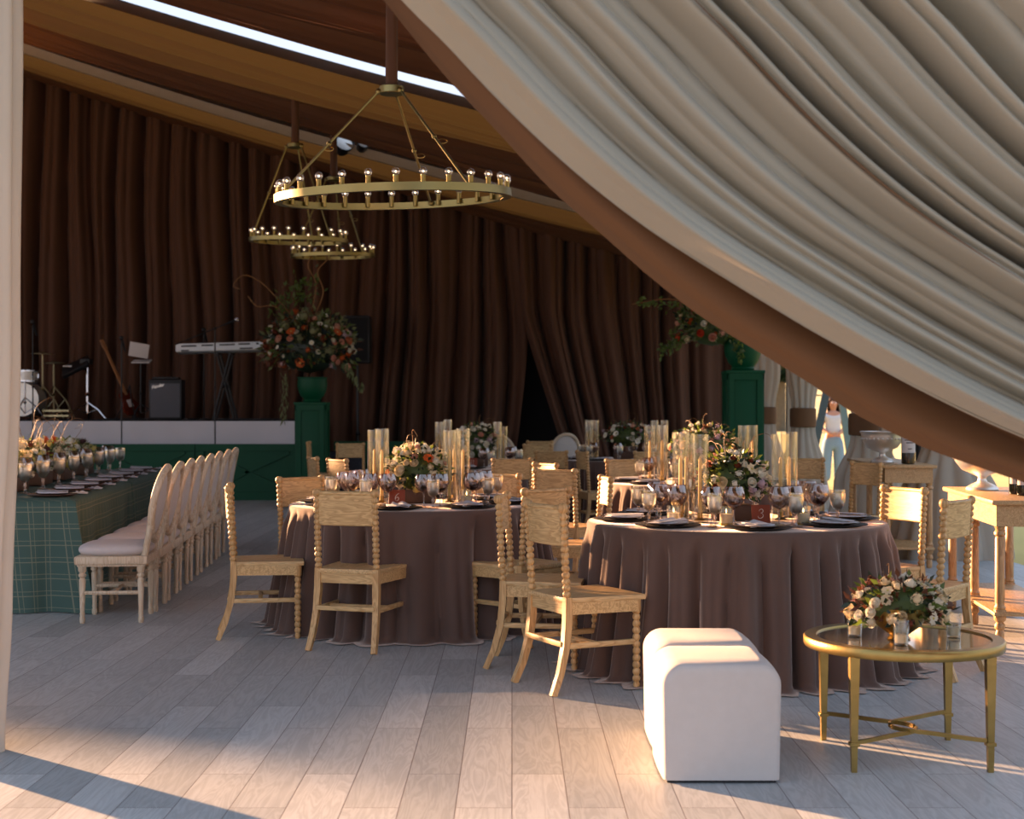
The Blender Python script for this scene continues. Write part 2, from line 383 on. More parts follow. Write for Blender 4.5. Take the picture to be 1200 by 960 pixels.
def roof_strip(Y0, Y1):
    b = MB(); b.grid(lambda u, v: (-17.4 + 21.8 * u, Y0 + (Y1 - Y0) * v, roofz(-17.4 + 21.8 * u) + .26), 24, 4); b.grid(lambda u, v: (4.4 - 21.8 * u, Y0 + (Y1 - Y0) * v, roofz(4.4 - 21.8 * u) + .28), 24, 4)
    tag(b.build('roof', M['roof_vinyl']), kind='structure')
for a_, c_ in ((4.4, 10.3), (11.7, 15.9), (17.8, 21.4), (23.0, 25.7)): roof_strip(a_, c_)
def beam(Y, dz, w, h):
    b = MB(); n = 26
    def pt(u): x = -17.4 + 21.7 * u; return x, roofz(x) + dz
    for i in range(n):
        x0, z0 = pt(i / n); x1, z1 = pt((i + 1) / n)
        b.add([(x0, Y, z0), (x1, Y, z1), (x1, Y + w, z1), (x0, Y + w, z0), (x0, Y, z0 + h), (x1, Y, z1 + h), (x1, Y + w, z1 + h), (x0, Y + w, z0 + h)],
              [(0,3,2,1),(4,5,6,7),(0,1,5,4),(2,3,7,6)])
    return b
for Y, dz in ((10.5, .1), (16.1, .16), (21.55, -.24)):
    o = beam(Y, dz, .1, .14).build('roof_beam', M['alu'], smooth=False); tag(o, kind='structure')
for Y in (5.0, 10.5, 16.1, 21.6, 25.2):
    b = MB(); b.box((4.15, Y, 1.85), (.12, .12, 3.7)); b.box((4.15, Y, .01), (.24, .24, .02)); tag(b.build('trim_post', M['alu'], smooth=False), kind='structure')
b = MB(); b.box((4.2, 15, 3.62), (.12, 20.6, .2)); tag(b.build('trim_eave', M['alu'], smooth=False), kind='structure')
# unseen panel added toward the sun, sloping top shaped to shade the floor
b = MB(); poly = [(17.8, 0), (18.3, 3.1), (19.5, 3.72), (21.0, 3.85), (22.35, 3.95), (24, 4.15), (26, 4.3), (26, 0)]
vs = [(-17.5, y, z) for y, z in poly] + [(-17.6, y, z) for y, z in poly]; n = len(poly)
b.add(vs, [tuple(range(n)), tuple(range(2*n-1, n-1, -1))] + [(i, i + n, (i+1) % n + n, (i+1) % n) for i in range(n)])
tag(b.build('sun_blocker_side', M['drape_brown'], smooth=False), kind='structure')
b = MB(); b.box((-17.45, 21.75, 4.85), (.1, 1.1, 1.1)); tag(b.build('sun_blocker_upper', M['drape_brown'], smooth=False), kind='structure')  # unseen floating block, added to keep the sun off the nearer chairs
b = MB(); b.box((-15.2, 25.6, 2.05), (4.5, .1, 4.1)); tag(b.build('sun_blocker_corner', M['drape_brown'], smooth=False), kind='structure')  # unseen panel, added to hold back low sun at the back corner

# ---------------------------------------------------------------- entrance swag
def spline(pts, n=60):
    out = []; P = [Vector(p) for p in pts]; P = [2 * P[0] - P[1]] + P + [2 * P[-1] - P[-2]]
    for i in range(1, len(P) - 2):
        for k in range(n):
            t = k / n; a, b_, c, d = P[i-1], P[i], P[i+1], P[i+2]
            out.append(.5 * ((2*b_) + (c - a) * t + (2*a - 5*b_ + 4*c - d) * t*t + (3*b_ - a - 3*c + d) * t**3))
    out.append(P[-2])
    L = [0]
    for i in range(1, len(out)): L.append(L[-1] + (out[i] - out[i-1]).length)
    def ev(t):
        s = t * L[-1]
        lo, hi = 0, len(L) - 1
        while hi - lo > 1:
            m = (lo + hi) // 2
            if L[m] <= s: lo = m
            else: hi = m
        k = (s - L[lo]) / max(1e-9, L[hi] - L[lo])
        return out[lo].lerp(out[hi], k)
    return ev
SY = 4.0
def sp(px, py): return ((px - 600) / F * SY, H - (py - 480) / F * SY)
hem = spline([sp(*p) for p in [(180,-320),(330,-150),(472,3),(521,52),(583,118),(645,178),(706,230),(768,276),(840,322),(920,371),(970,400),(1080,460),(1200,515),(1400,590),(1700,680)]])
lin_hem = spline([sp(*p) for p in [(170,-320),(310,-165),(440,-20),(466,12),(522,80),(583,145),(645,212),(707,267),(768,321),(830,369),(892,407),(965,452),(1002,478),(1040,499),(1078,517),(1110,531),(1200,562),(1400,628),(1700,715)]])
def swag_fn(hemf, umax, amp, seed, yoff, fr):
    def fn(u, v):
        p = hemf(v); uu = u * umax
        dx = (1000 - 160 * v) / F * SY; dz = (70 * v) / F * SY
        x = p.x + uu * dx; z = p.y + uu * dz
        q = uu * fr + 1.6 * noise.noise(Vector((uu * 3.2, v * .5, seed))) + .6 * noise.noise(Vector((uu * 11, v * .7, seed + 1)))
        d = (abs(sin(q)) ** .75 * .75 + .25 * abs(sin(q * 2.4 + 1.3)) + .10 * sin(q * 5.3) * noise.noise(Vector((uu * 9, v, seed + 4)))) * amp * (.8 + .9 * noise.noise(Vector((uu * 4, v * .8, seed + 2)))) + .06 * noise.noise(Vector((uu * 6, v * .8, seed + 8)))
        curl = 0
        # folds push the cloth across its own run as well as toward the viewer
        e = min(1, uu * 30); d *= .25 + .75 * e
        return (x + .22 * d * e, SY + yoff - d + curl, z - .18 * d * e)
    return fn
root = empty('entrance_curtain', (3.2, SY, 0))
b = MB(); b.grid(swag_fn(hem, 1.15, .19, 5, 0, 35), 500, 80)
b.v = [(x - 3.2, y - SY, z) for x, y, z in b.v]
b.build('face_cloth', M['swag'], root, ang=85)
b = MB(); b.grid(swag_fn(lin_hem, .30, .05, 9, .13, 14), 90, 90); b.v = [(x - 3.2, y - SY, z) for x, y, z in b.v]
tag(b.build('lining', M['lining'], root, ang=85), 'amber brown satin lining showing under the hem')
b = MB(); b.grid(lambda u, v: swag_fn(hem, 1.0, .19, 5, -.012, 35)(.325 + .009 * u * sin(pi * v), .2 + .32 * v), 4, 70); b.v = [(x - 3.2, y - SY, z) for x, y, z in b.v]  # amber strip stands in for orange light glowing along this fold
tag(b.build('amber_glow_strip', M['lining'], root, ang=85), 'narrow amber strip imitating orange light along a curtain fold')
tag(root, 'large taupe entrance curtain swept across the tent opening, brown lining at its hem', 'curtain')

def column_drape(name, c, prof, nf, m, seed, flat=1.0, ph=0):
    """gathered hanging cloth, radius by height from prof [(z, r)]"""
    zs = [p[0] for p in prof]
    def rad(z):
        for (z0, r0), (z1, r1) in zip(prof, prof[1:]):
            if z <= z1:
                k = (z - z0) / (z1 - z0); k = k * k * (3 - 2 * k); return r0 + (r1 - r0) * k
        return prof[-1][1]
    def fn(u, v):
        th = 2 * pi * u; z = zs[0] + (zs[-1] - zs[0]) * v; r = rad(z)
        f = abs(sin(nf / 2 * th + ph + .6 * noise.noise(Vector((u * 6, z * .8, seed))))) - .5 + .5 * noise.noise(Vector((cos(th) * 2, sin(th) * 2, z * .7 + seed)))
        r *= 1 + .22 * f
        return (r * cos(th), flat * r * sin(th), z)
    b = MB(); b.grid(fn, nf * 8, 48, wrap=True); return b
b = column_drape('d', 0, [(0, .13), (.6, .15), (1.6, .185), (3.6, .2)], 11, None, 2)
o = b.build('entrance_drape', M['drape_cream'], loc=(-2.135, 5.65, 0), ang=85)
tag(o, 'pale cream gathered drape hanging to the floor beside the plaid table', 'drape')
for (px, Y, tz, lb, wide) in ((896, 22.0, 1.26, 'grey drape tied with a brown band just behind the tall green pedestal', .9), (941, 19.5, 1.24, 'grey tied drape standing alone between the green pedestal and the slanted timber frame', .88),
                        (1018, 16.6, 1.18, 'grey tied drape behind the silver bowl, flaring below its brown band', 1.15), (1112, 13.1, 1.2, 'grey drape with a sunlit golden edge between the two wooden consoles', 1.25)):
    X = W(px, Y)
    r = empty('side_drape', (X, Y, 0)); tag(r, lb, 'drape', 'drapes tied back along the open side')
    column_drape('c', 0, [(0, .40 * wide), (.5, .32 * wide), (tz - .15, .17 * wide), (tz + .12, .165 * wide), (1.9, .25 * wide), (3.6, .30 * wide)], 12, None, px, .6).build('cloth', M['drape_grey'], r, ang=85)
    b = MB(); b.lathe([(.175*wide, tz - .14), (.20*wide, tz - .13), (.205*wide, tz), (.20*wide, tz + .11), (.175*wide, tz + .12)], 24, M=Matrix.Diagonal((1, .68, 1, 1)))
    tag(b.build('tie_band', M['lining'], r), 'crushed brown velvet tie band')

# ---------------------------------------------------------------- chandeliers
def chandelier(px, py_ring, Y, D, n, hub, sw, label, tilt, ceil_top=None, rodang=(194, 74, -46), a0=.1):
    X = W(px, Y); zr = ZZ(py_ring, Y); zh = ZZ(hub[1], Y); xh = W(hub[0], Y) - X
    root = empty('ring_chandelier', (X, Y, zr)); tag(root, label, 'chandelier', 'brass ring chandeliers')
    Rr = D / 2; T = Matrix.Rotation(tilt[0], 4, 'X') @ Matrix.Rotation(tilt[1], 4, 'Y')
    b = MB(); b.lathe([(Rr - .012, -.028), (Rr, -.028), (Rr, .014), (Rr - .012, .014)], 96, M=T, loop=True); 
    b.lathe([(Rr - .05, -.034), (Rr, -.034), (Rr, -.028), (Rr - .05, -.028)], 96, M=T, loop=True)
    b.build('ring_band', M['brass'], root, ang=30)
    sk = MB(); sk.lathe([(0, 0), (.0125, 0), (.0145, .004), (.0142, .065 * sw), (.0155, .067 * sw), (.0155, .072 * sw), (0, .072 * sw)], 10); skm = sk.mesh('socket', M['brass'])
    bl = MB(); rb = .0245 * sw
    bl.m = 0; bl.ball((0, 0, rb * .95), rb, 12); bl.m = 1; bl.ball((0, 0, rb * .9), rb * .24, 6); blm = bl.mesh('bulb', [M['bulb_glass'], M['filament']])
    for k in range(n):
        a = a0 + 2 * pi * k / n
        p = T @ Vector(((Rr - .025) * cos(a), (Rr - .025) * sin(a), -.016))
        s = inst('socket', skm, root, p); inst('bulb', blm, s, (0, 0, .070 * sw))
    hb = Vector((xh, 0, zh - zr))
    b = MB(); b.lathe([(0, -.025), (.075*sw, -.025), (.08*sw, -.02), (.08*sw, .02), (.075*sw, .025), (0, .025)], 20, c=hb)
    for a in rodang: b.ball(hb + Vector((.085 * sw * cos(R(a)), .085 * sw * sin(R(a)), -.01)), .02 * sw, 8)
    b.build('hub', M['brass'], root)
    for a in rodang:
        p0 = hb + Vector((.085 * sw * cos(R(a)), .085 * sw * sin(R(a)), -.01)); p1 = T @ Vector(((Rr - .03) * cos(R(a)), (Rr - .03) * sin(R(a)), 0))
        b = MB(); b.tube([p0, p1], .0085 * sw, 8); 
        for k in (.5,): b.ball(p0.lerp(p1, k), .017 * sw, 8)
        b.ball(p1, .02 * sw, 8)
        rod = b.build('rod', M['brass'], root)
        q = p0.lerp(p1, .55); b = MB(); b.tube([q + Vector(((.03 + .03 * cos(t)) * sw, 0, .014 * sin(t) * sw)) for t in [2*pi*i/10 for i in range(10)]], .003 * sw, 5, closed=True)
        b.build('wire_loop', M['gold'], rod)
    zt = roofz(X + xh) - zr - .02
    b = MB(); b.grid(lambda u, v: ((.034 + .006 * abs(sin(2.5 * 2 * pi * u + v * 4))) * sw * cos(2*pi*u) + hb.x, (.034 + .006 * abs(sin(5 * pi * u + v * 4))) * sw * sin(2*pi*u), hb.z + .02 + (zt - hb.z) * v), 24, 24, wrap=True)
    tag(b.build('fabric_sleeve', M['drape_brown'], root), 'brown cloth sleeve round the hanging rod')
chandelier(461, 229, 9.2, 1.5, 28, (459, 106), 1.0, 'largest brass ring chandelier with bare globe bulbs, hung in front of the other two', (R(3.6), R(-1.9)))
chandelier(350, 281, 17.7, 1.2, 20, (346, 171), 1.25, 'smaller brass ring chandelier with globe bulbs, higher of the two farther ones', (R(2.8), R(.8)), rodang=(186, 80, -40), a0=.25)
chandelier(390, 299, 20.7, 1.2, 18, (391, 210), 1.3, 'lowest and smallest-looking brass ring chandelier, behind the other two', (R(2.8), R(-.8)), rodang=(200, 84, -36), a0=.4)
# stage spotlights clamped to the beam
for (px, py, Y, rr, lb) in ((364, 124, 18.6, .17, 'black spotlight under the ceiling beside the smaller chandelier sleeve'), (402, 171, 21.6, .15, 'black spotlight with a pale round lens aimed down near the third chandelier sleeve'), (424, 172, 21.5, .085, 'tiny black spotlight clamped next to the one with the pale lens')):
    r = empty('stage_spotlight', (W(px, Y), Y, ZZ(py, Y))); tag(r, lb, 'spotlight', 'spotlights on the roof beam')
    T = Matrix.Rotation(R(62), 4, 'X') @ Matrix.Rotation(R(20), 4, 'Y')
    b = MB(); b.lathe([(0, -.16*rr*6), (rr*.6, -.15*rr*6), (rr*.85, -.05), (rr, .1), (rr*.96, .1), (rr*.9, .06)], 18, M=T); b.build('housing', M['black'], r)
    b = MB(); b.lathe([(0, .07), (rr*.88, .065)], 18, M=T); b.build('lens', M['silver'], r)
    b = MB(); b.box((0, .05, rr + .03), (.03, .03, .22)); b.build('yoke', M['black'], r)
# ================================================================ STAGE
SYF = 21.4; ZG = .83; RY = 22.5; ZR = 1.18
def stage_front(name, x0, x1, Y, h, label, panels):
    r = empty(name, ((x0 + x1) / 2, Y, 0)); w_ = x1 - x0; tag(r, label, 'stage front')
    b = MB(); b.box((0, .08, h / 2), (w_, .06, h)); b.build('board', M['green'], r, smooth=False)
    pw = w_ / panels
    for k in range(panels):
        cx = -w_ / 2 + pw * (k + .5); t = .045
        b = MB()
        b.box((cx, t/2, h - .05), (pw - .01, t, .10)); b.box((cx, t/2, .06), (pw - .01, t, .12))
        for sx in (-1, 1): b.box((cx + sx * (pw / 2 - .07), t/2, h / 2), (.12, t, h - .22))
        iw = pw - .3; ih = h - .26; L_ = math.hypot(iw, ih); a = math.atan2(ih, iw)
        for sg in (-1, 1):
            b.box((0, 0, 0), (L_, .03, .045), M=Matrix.Translation((cx, .033, h / 2)) @ Matrix.Rotation(sg * a, 4, 'Y'))
        b.build('cross_panel', M['green'], r, smooth=False)
    return r
stage_front('panelled_barrier', -9.29, -3.14, SYF, ZG, 'dark green panelled stage front with crossed battens, below the pale skirt', 4)
b = MB(); b.box((-6.4, 22.0, .285), (5.9, 1.0, .57)); o = b.build('stage_step', M['blacksoft'], smooth=False); tag(o, 'low black step deck behind the green stage front', 'stage')
r = empty('stage_platform', (-6.2, 23.45, 0)); tag(r, 'raised stage platform wrapped in a pale grey skirt, band equipment on top', 'stage')
b = MB(); b.grid(lambda u, v: (-3.2 + 6.1 * u, -.93 - .012 * sin(u * 70) * (1 - v), .02 + (ZR - .04) * v), 160, 4); b.build('skirt', M['stage_white'], r)
b = MB(); b.box((-.15, .0, ZR - .02), (6.1, 1.8, .04), bev=.004); b.build('deck', M['blacksoft'], r)
stage_front('panelled_barrier', -2.85, -1.6, 23.2, .83, 'short stretch of green stage front showing past the green pedestal', 1)

def pedestal(px0, px1, py_top, Y, label):
    x0, x1 = W(px0, Y), W(px1, Y); w_ = x1 - x0; h = ZZ(py_top, Y)
    r = empty('flower_pedestal', ((x0 + x1) / 2, Y, 0)); tag(r, label, 'pedestal', 'green panelled pedestals')
    b = MB(); b.box((0, 0, (h - .04) / 2), (w_ - .05, w_ - .05, h - .04), bev=.004); b.build('body', M['green'], r, ang=25)
    b = MB()
    for a in range(4):
        T = Matrix.Rotation(a * pi / 2, 4, 'Z'); yy = -(w_ / 2 - .025) - .008
        b.box((0, yy, h - .085), (w_ - .08, .024, .08), M=T); b.box((0, yy, .12), (w_ - .08, .024, .2), M=T)
        for s in (-1, 1): b.box((s * (w_ / 2 - .07), yy, h / 2), (.06, .018, h - .1), M=T)
    b.build('frame_moulding', M['green'], r, smooth=False)
    b = MB(); b.box((0, 0, h - .025), (w_, w_, .04), bev=.008); b.box((0, 0, .04), (w_, w_, .08), bev=.008); b.build('cap', M['green'], r, ang=25)
    return ((x0 + x1) / 2, Y, h - .005), w_
PED1, pw1 = pedestal(347, 385, 471, 21.0, 'dark green pedestal at the end of the stage front, under the orange flower urn')
PED2, pw2 = pedestal(848, 893, 434, 18.5, 'taller dark green pedestal by the open side, under the pink flower urn')
def urn(loc, r0, h, label):
    b = MB(); b.lathe([(0, 0), (r0*.55, 0), (r0*.6, .01), (r0*.62, .03), (r0*.58, .045), (r0*.78, h*.25), (r0*.96, h*.5), (r0, h*.72), (r0*.97, h*.94), (r0*1.02, h*.97), (r0*1.02, h), (r0*.93, h), (r0*.88, h*.8), (0, h*.78)], 32)
    o = b.build('flower_urn', M['green'], loc=loc); tag(o, label, 'urn', 'green urns on pedestals')
urn(PED1, .215, .36, 'round dark green urn holding the orange and white flowers by the stage')
urn(PED2, .24, .42, 'round dark green urn holding pink flowers on the taller pedestal')

# ---------------------------------------------------------------- instruments (all on the riser, z = ZR)
Y0 = 23.1
def on(px, Y=Y0): return W(px, Y)
def tripod(b, x, y, z0, h, r=.012, spread=.28, hub=.35, feet=3, a0=.3):
    b.tube([(x, y, z0 + .1), (x, y, z0 + h)], r, 8)
    b.ball((x, y, z0 + h * .45), r * 2, 8)
    for k in range(feet):
        a = a0 + 2 * pi * k / feet
        b.tube([(x, y, z0 + hub), (x + spread * .6 * cos(a), y + spread * .6 * sin(a), z0 + hub * .55), (x + spread * cos(a), y + spread * sin(a), z0 + .01)], r * .8, 6)
        b.tube([(x, y, z0 + .1), (x + spread * .55 * cos(a), y + spread * .55 * sin(a), z0 + hub * .6)], r * .6, 6)
        b.ball((x + spread * cos(a), y + spread * sin(a), z0 + .012), .012, 6)
def mic(b, p, d, s=1.0):
    d = Vector(d).normalized(); p = Vector(p)
    b.tube([p - d * .16 * s, p - d * .02 * s], [.011 * s, .017 * s], 8); b.ball(p + d * .012 * s, .028 * s, 10)
def mic_stand(x, y, z0, ztop, label, boom=None):
    r = empty('microphone_stand', (x, y, z0)); tag(r, label, 'microphone stand', 'microphone stands on the stage')
    b = MB(); b.lathe([(0, 0), (.13, 0), (.13, .012), (.03, .025), (0, .025)], 20); b.build('base', M['black'], r)
    h = ztop - z0
    b = MB(); b.tube([(0, 0, .02), (0, 0, h)], .011, 8); b.ball((0, 0, h * .55), .02, 8); b.build('pole', M['black'], r)
    b2 = MB(); hm = MB()
    if boom:
        d = Vector(boom); b2.tube([Vector((0, 0, h)) - d.normalized() * .66, Vector((0, 0, h)) + d], .009, 8); b2.ball((0, 0, h), .025, 8); b2.build('boom_arm', M['black'], r)
        p = Vector((0, 0, h)) + d; mic(hm, p + d.normalized() * .05, d, 1.2)
    else: mic(hm, (0, 0, h + .06), (-.15, -.3, .8), 1.3)
    hm.build('microphone', M['black'], r)
    hb = MB(); 
    q = (Vector((0, 0, h)) + Vector(boom) + Vector(boom).normalized() * .065) if boom else Vector((0, 0, h + .075))
    hb.ball(q, .034, 10); tag(hb.build('grille_ball', M['chrome'], r), 'silver mesh microphone head')
ym = 22.05; zs = .57
mic_stand(W(38.5, ym), ym, zs, ZZ(383, ym), 'straight black microphone stand in front of the drum')
mic_stand(W(142.5, ym), ym, zs, ZZ(402, ym), 'straight black microphone stand between guitar and open laptop')
mic_stand(W(252, ym), ym, zs, ZZ(385, ym), 'black boom microphone stand in front of the keyboard', boom=(.27, 0, .11))
mic_stand(W(239, 23.3), 23.3, ZR, ZZ(392, 23.3), 'second microphone stand half behind the keyboard, beside the amplifier')

# floor tom / snare at the edge
x, y = W(39, 23.35), 22.95
r = empty('snare_drum', (x, y, ZR)); tag(r, 'silver sparkle drum on a chrome stand at the end of the stage', 'drum')
b = MB(); b.lathe([(0, .60), (.2, .60), (.2, .78), (0, .78)], 28); b.build('shell', M['silver'], r)
b = MB(); 
for zz in (.61, .77): b.lathe([(.198, zz - .012), (.21, zz - .012), (.21, zz + .012), (.198, zz + .012)], 28, loop=True)
for k in range(8): b.box((.212 * cos(k * pi / 4), .212 * sin(k * pi / 4), .69), (.02, .02, .06), rz=k * pi / 4)
b.build('hoop', M['chrome'], r)
b = MB(); tripod(b, 0, 0, 0, .6, .014, .3); b.build('stand', M['chrome'], r)
x = W(28, 23.4)
r = empty('bass_drum', (x, 23.5, ZR)); tag(r, 'grey sparkle bass drum mostly hidden by the cream drape', 'drum')
b = MB(); b.lathe([(0, -.2), (.27, -.2), (.27, .2), (0, .2)], 32, M=Matrix.Translation((0, 0, .32)) @ Matrix.Rotation(pi / 2, 4, 'X')); b.build('shell', M['silver'], r)
b = MB(); b.lathe([(.26, -.22), (.285, -.22), (.285, -.19), (.26, -.19)], 32, loop=True, M=Matrix.Translation((0, 0, .32)) @ Matrix.Rotation(pi / 2, 4, 'X')); b.build('hoop', M['black'], r)
def cymbal(px, py, Y, rr, label, tilt=0, tri=.33):
    x = W(px, Y); r = empty('cymbal_stand', (x, Y, ZR)); tag(r, label, 'cymbal stand', 'cymbals on stands'); h = ZZ(py, Y) - ZR
    b = MB(); tripod(b, 0, 0, 0, h - .02, .016, tri, .55); b.build('stand', M['steel'], r)
    b = MB(); b.lathe([(0, .03), (.02, .03), (.035, .012), (rr * .5, .004), (rr, -.012), (rr, -.015), (rr * .5, 0), (0, .01)], 32, M=Matrix.Translation((0, 0, h)) @ Matrix.Rotation(tilt, 4, 'Y')); b.build('cymbal', M['steel'], r)
cymbal(50, 414, 23.65, .2, 'cymbal with a bright edge on the stand beside the drum', .03)
cymbal(63, 425, 23.85, .19, 'lower dark cymbal on the tripod stand next to the drum pad', -.04)
# electronic drum pad
x = W(90, 23.2); r = empty('drum_pad', (x, 23.2, ZR)); tag(r, 'black electronic drum pad tilted on a chrome stand', 'drum pad')
b = MB(); b.box((0, 0, 0), (.46, .3, .07), bev=.015, M=Matrix.Translation((-.02, 0, .84)) @ Matrix.Rotation(R(-26), 4, 'Y') @ Matrix.Rotation(R(35), 4, 'X')); b.box((.14, .05, .93), (.16, .2, .09), bev=.015); b.build('pad', M['black'], r)
b = MB(); b.box((-.12, -.11, .85), (.14, .015, .02), M=Matrix.Rotation(0, 4, 'Y')); b.build('light_bar', M['screen'], r)
b = MB(); tripod(b, .17, 0, 0, .9, .018, .34, .28, a0=-.3); b.tube([(.17, 0, .8), (0, 0, .82)], .012, 6); b.build('stand', M['chrome'], r)
b = MB(); b.box((-.32, .0, .14), (.42, .12, .03)); b.box((-.32, 0, .06), (.42, .14, .03)); b.build('foot_bar', M['steel'], r)
# guitar leaning back
r = empty('electric_guitar', (W(150, 23.0), 23.0, ZR)); tag(r, 'dark red guitar leaning on a stand between two microphones', 'guitar')
p1 = Vector((W(117, 23.0) - W(150, 23.0), .12, ZZ(402, 23.0) - ZR)); p0 = Vector((.10, 0, .07)); ax = (p1 - p0).normalized()
T = Matrix.Translation(p0) @ Vector((0, 0, 1)).rotation_difference(ax).to_matrix().to_4x4()
pr = [(.0, 0), (.12, .02), (.165, .1), (.15, .2), (.1, .26), (.12, .34), (.11, .4), (.05, .44), (.03, .40)]
poly = [(x, z) for x, z in pr] + [(-x * .95, z * .97) for x, z in pr[::-1][:-1]]
T2 = T @ Matrix.Rotation(R(55), 4, 'Z')
b = MB(); b.prism(poly, -.02, .02, M=T2); b.build('body', M['redwood'], r)
L_ = (p1 - p0).length
b = MB(); b.box((0, -.02, .40 + (L_ - .4) * .45), (.045, .022, (L_ - .4) * .9 + .1), M=T2); b.build('neck', M['maple'], r)
b = MB(); b.box((0, -.02, L_ - .03), (.075, .018, .17), bev=.006, M=T2)
for k in range(6): b.ball(((-1) ** k * .045, -.02, L_ - .09 + .022 * k), .01, 6, M=T2)
b.build('headstock', M['maple'], r)
b = MB(); b.box((0, -.03, .2), (.09, .01, .12), M=T2); b.build('pickguard', M['screen'], r)
b = MB(); 
for s in (-1, 1): b.tube([(s * .16, -.12, .01), (s * .05, .02, .3), (0, .1, .55)], .011, 6)
b.tube([(.0, .1, .55), (.05, .25, .01)], .011, 6); b.tube([(.10, -.02, .02), (.22, 0, .01)], .02, 6)
b.build('stand', M['black'], r)
# laptop on a stand
x = W(165, 22.9); r = empty('laptop_stand', (x, 22.9, ZR)); tag(r, 'black pole stand carrying the open silver laptop', 'stand')
h = ZZ(424, 22.9) - ZR
b = MB(); tripod(b, 0, 0, 0, h, .014, .26, .25); b.box((0, 0, h - .01), (.26, .2, .02)); b.build('pole', M['black'], r)
r = empty('laptop', (x, 22.9, ZR + h)); tag(r, 'open silver laptop seen from behind on a black stand', 'laptop')
b = MB(); b.box((.02, -.03, .012), (.28, .2, .018), bev=.004, M=Matrix.Rotation(R(14), 4, 'X')); b.build('keyboard_base', M['screen'], r)
b = MB(); b.box((0, 0, .12), (.31, .012, .225), bev=.004, M=Matrix.Translation((-.02, -.1, .06)) @ Matrix.Rotation(R(10), 4, 'Y') @ Matrix.Rotation(R(8), 4, 'X')); b.build('lid', M['screen'], r)
# guitar amplifier
x = W(196, 22.8); s_ = F / 22.8; r = empty('guitar_amplifier', (x, 22.8, ZR)); tag(r, 'dark grey guitar amplifier cabinet on the stage', 'amplifier')
aw, ah = 38 / s_, (493 - 446) / s_
b = MB(); b.box((0, 0, ah / 2), (aw, .28, ah), bev=.012); b.build('cabinet', M['black'], r, ang=30)
b = MB(); b.box((0, -.142, ah * .48), (aw - .05, .012, ah - .1), bev=.004); b.build('grille_cloth', M['amp'], r, ang=30)
b = MB(); b.box((0, -.05, ah + .02), (aw * .8, .18, .03), bev=.008); 
for k in range(6): b.lathe([(0, 0), (.012, 0), (.012, .02), (0, .02)], 8, c=(-.16 + k * .06, -.1, ah + .03))
b.build('control_top', M['black'], r)
cu = bpy.data.curves.new('logo', 'FONT'); cu.body = 'Fender'; cu.size = .07; cu.shear = .35; cu.extrude = .002; cu.offset = .0015
to = bpy.data.objects.new('logo', cu); me = bpy.data.meshes.new_from_object(to); bpy.data.objects.remove(to)
me.materials.append(M['silver']); o = bpy.data.objects.new('logo', me); COL.objects.link(o); o.parent = r; o.location = (-aw / 2 + .05, -.152, ah - .15); o.rotation_euler = (pi / 2, R(-14), 0)
# keyboard on X stand
x = W(261, 22.9); s_ = F / 22.9; kl = 106 / s_; kz = ZZ(414, 22.9) - ZR
r = empty('keyboard_stand', (x, 22.9, ZR)); tag(r, 'black crossed-leg stand holding the silver keyboard', 'stand')
for yy in (-.13, .13):
    b = MB(); b.tube([(-.12 + .0, yy, 0.02), (.14, yy, kz - .02)], .02, 8); b.tube([(.2, yy, 0.02), (-.06, yy, kz - .02)], .02, 8); b.ball((.04, yy, kz * .5), .035, 8); b.build('cross_leg', M['black'], r)
b = MB(); b.box((.14, 0, kz - .012), (.04, .34, .03)); b.box((-.06, 0, kz - .012), (.04, .34, .03)); b.build('arm', M['black'], r)
r = empty('keyboard', (x, 22.9, ZR + kz)); r.rotation_euler = (0, R(-1.6), 0); tag(r, 'long silver stage keyboard seen from behind beside the orange flowers', 'keyboard')
b = MB(); b.box((0, 0, .085), (kl, .3, .13), bev=.02, M=Matrix.Rotation(R(-6), 4, 'X')); b.build('case', M['kb'], r, ang=30)
b = MB()
for (a, c_, z) in ((-.62, -.38, .12), (-.3, -.12, .125), (-.02, .22, .125), (.28, .46, .13), (-.62, -.5, .05), (.3, .5, .06), (.56, .6, .13)): b.box(((a + c_) / 2, -.155 + z * .1, z), (c_ - a, .01, .022))
b.build('rear_panel', M['darkblue'], r, smooth=False)
b = MB(); b.box((kl / 2 - .01, 0, .085), (.05, .29, .14), bev=.015); b.build('end_block', M['black'], r)
# speaker on a pole
Ys = 23.9; x = W(419, Ys); r = empty('loudspeaker_stand', (x, Ys, 0)); tag(r, 'black tripod stand under the loudspeaker behind the flower urn', 'stand')
zb = ZZ(426, Ys)
b = MB(); tripod(b, 0, 0, 0, zb, .022, .5, .7); b.build('pole', M['black'], r)
r = empty('loudspeaker', (x, Ys, zb)); tag(r, 'tall black loudspeaker half hidden behind the orange flowers', 'speaker')
b = MB(); b.box((0, 0, .39), (.44, .4, .78), bev=.02); b.build('cabinet', M['black'], r, ang=30)
b = MB(); b.box((0, -.205, .39), (.38, .02, .7), bev=.008); b.build('grille', M['blacksoft'], r)
x = W(402, 22.4); b = MB(); b.box((0, 0, .35), (.5, .5, .7), bev=.02); b.box((0, -.26, .35), (.44, .02, .6), bev=.01); o = b.build('equipment_case', M['darkblue'], loc=(x + .08, 22.3, 0), ang=30)
tag(o, 'navy blue case on the floor behind the farthest chairs', 'case')
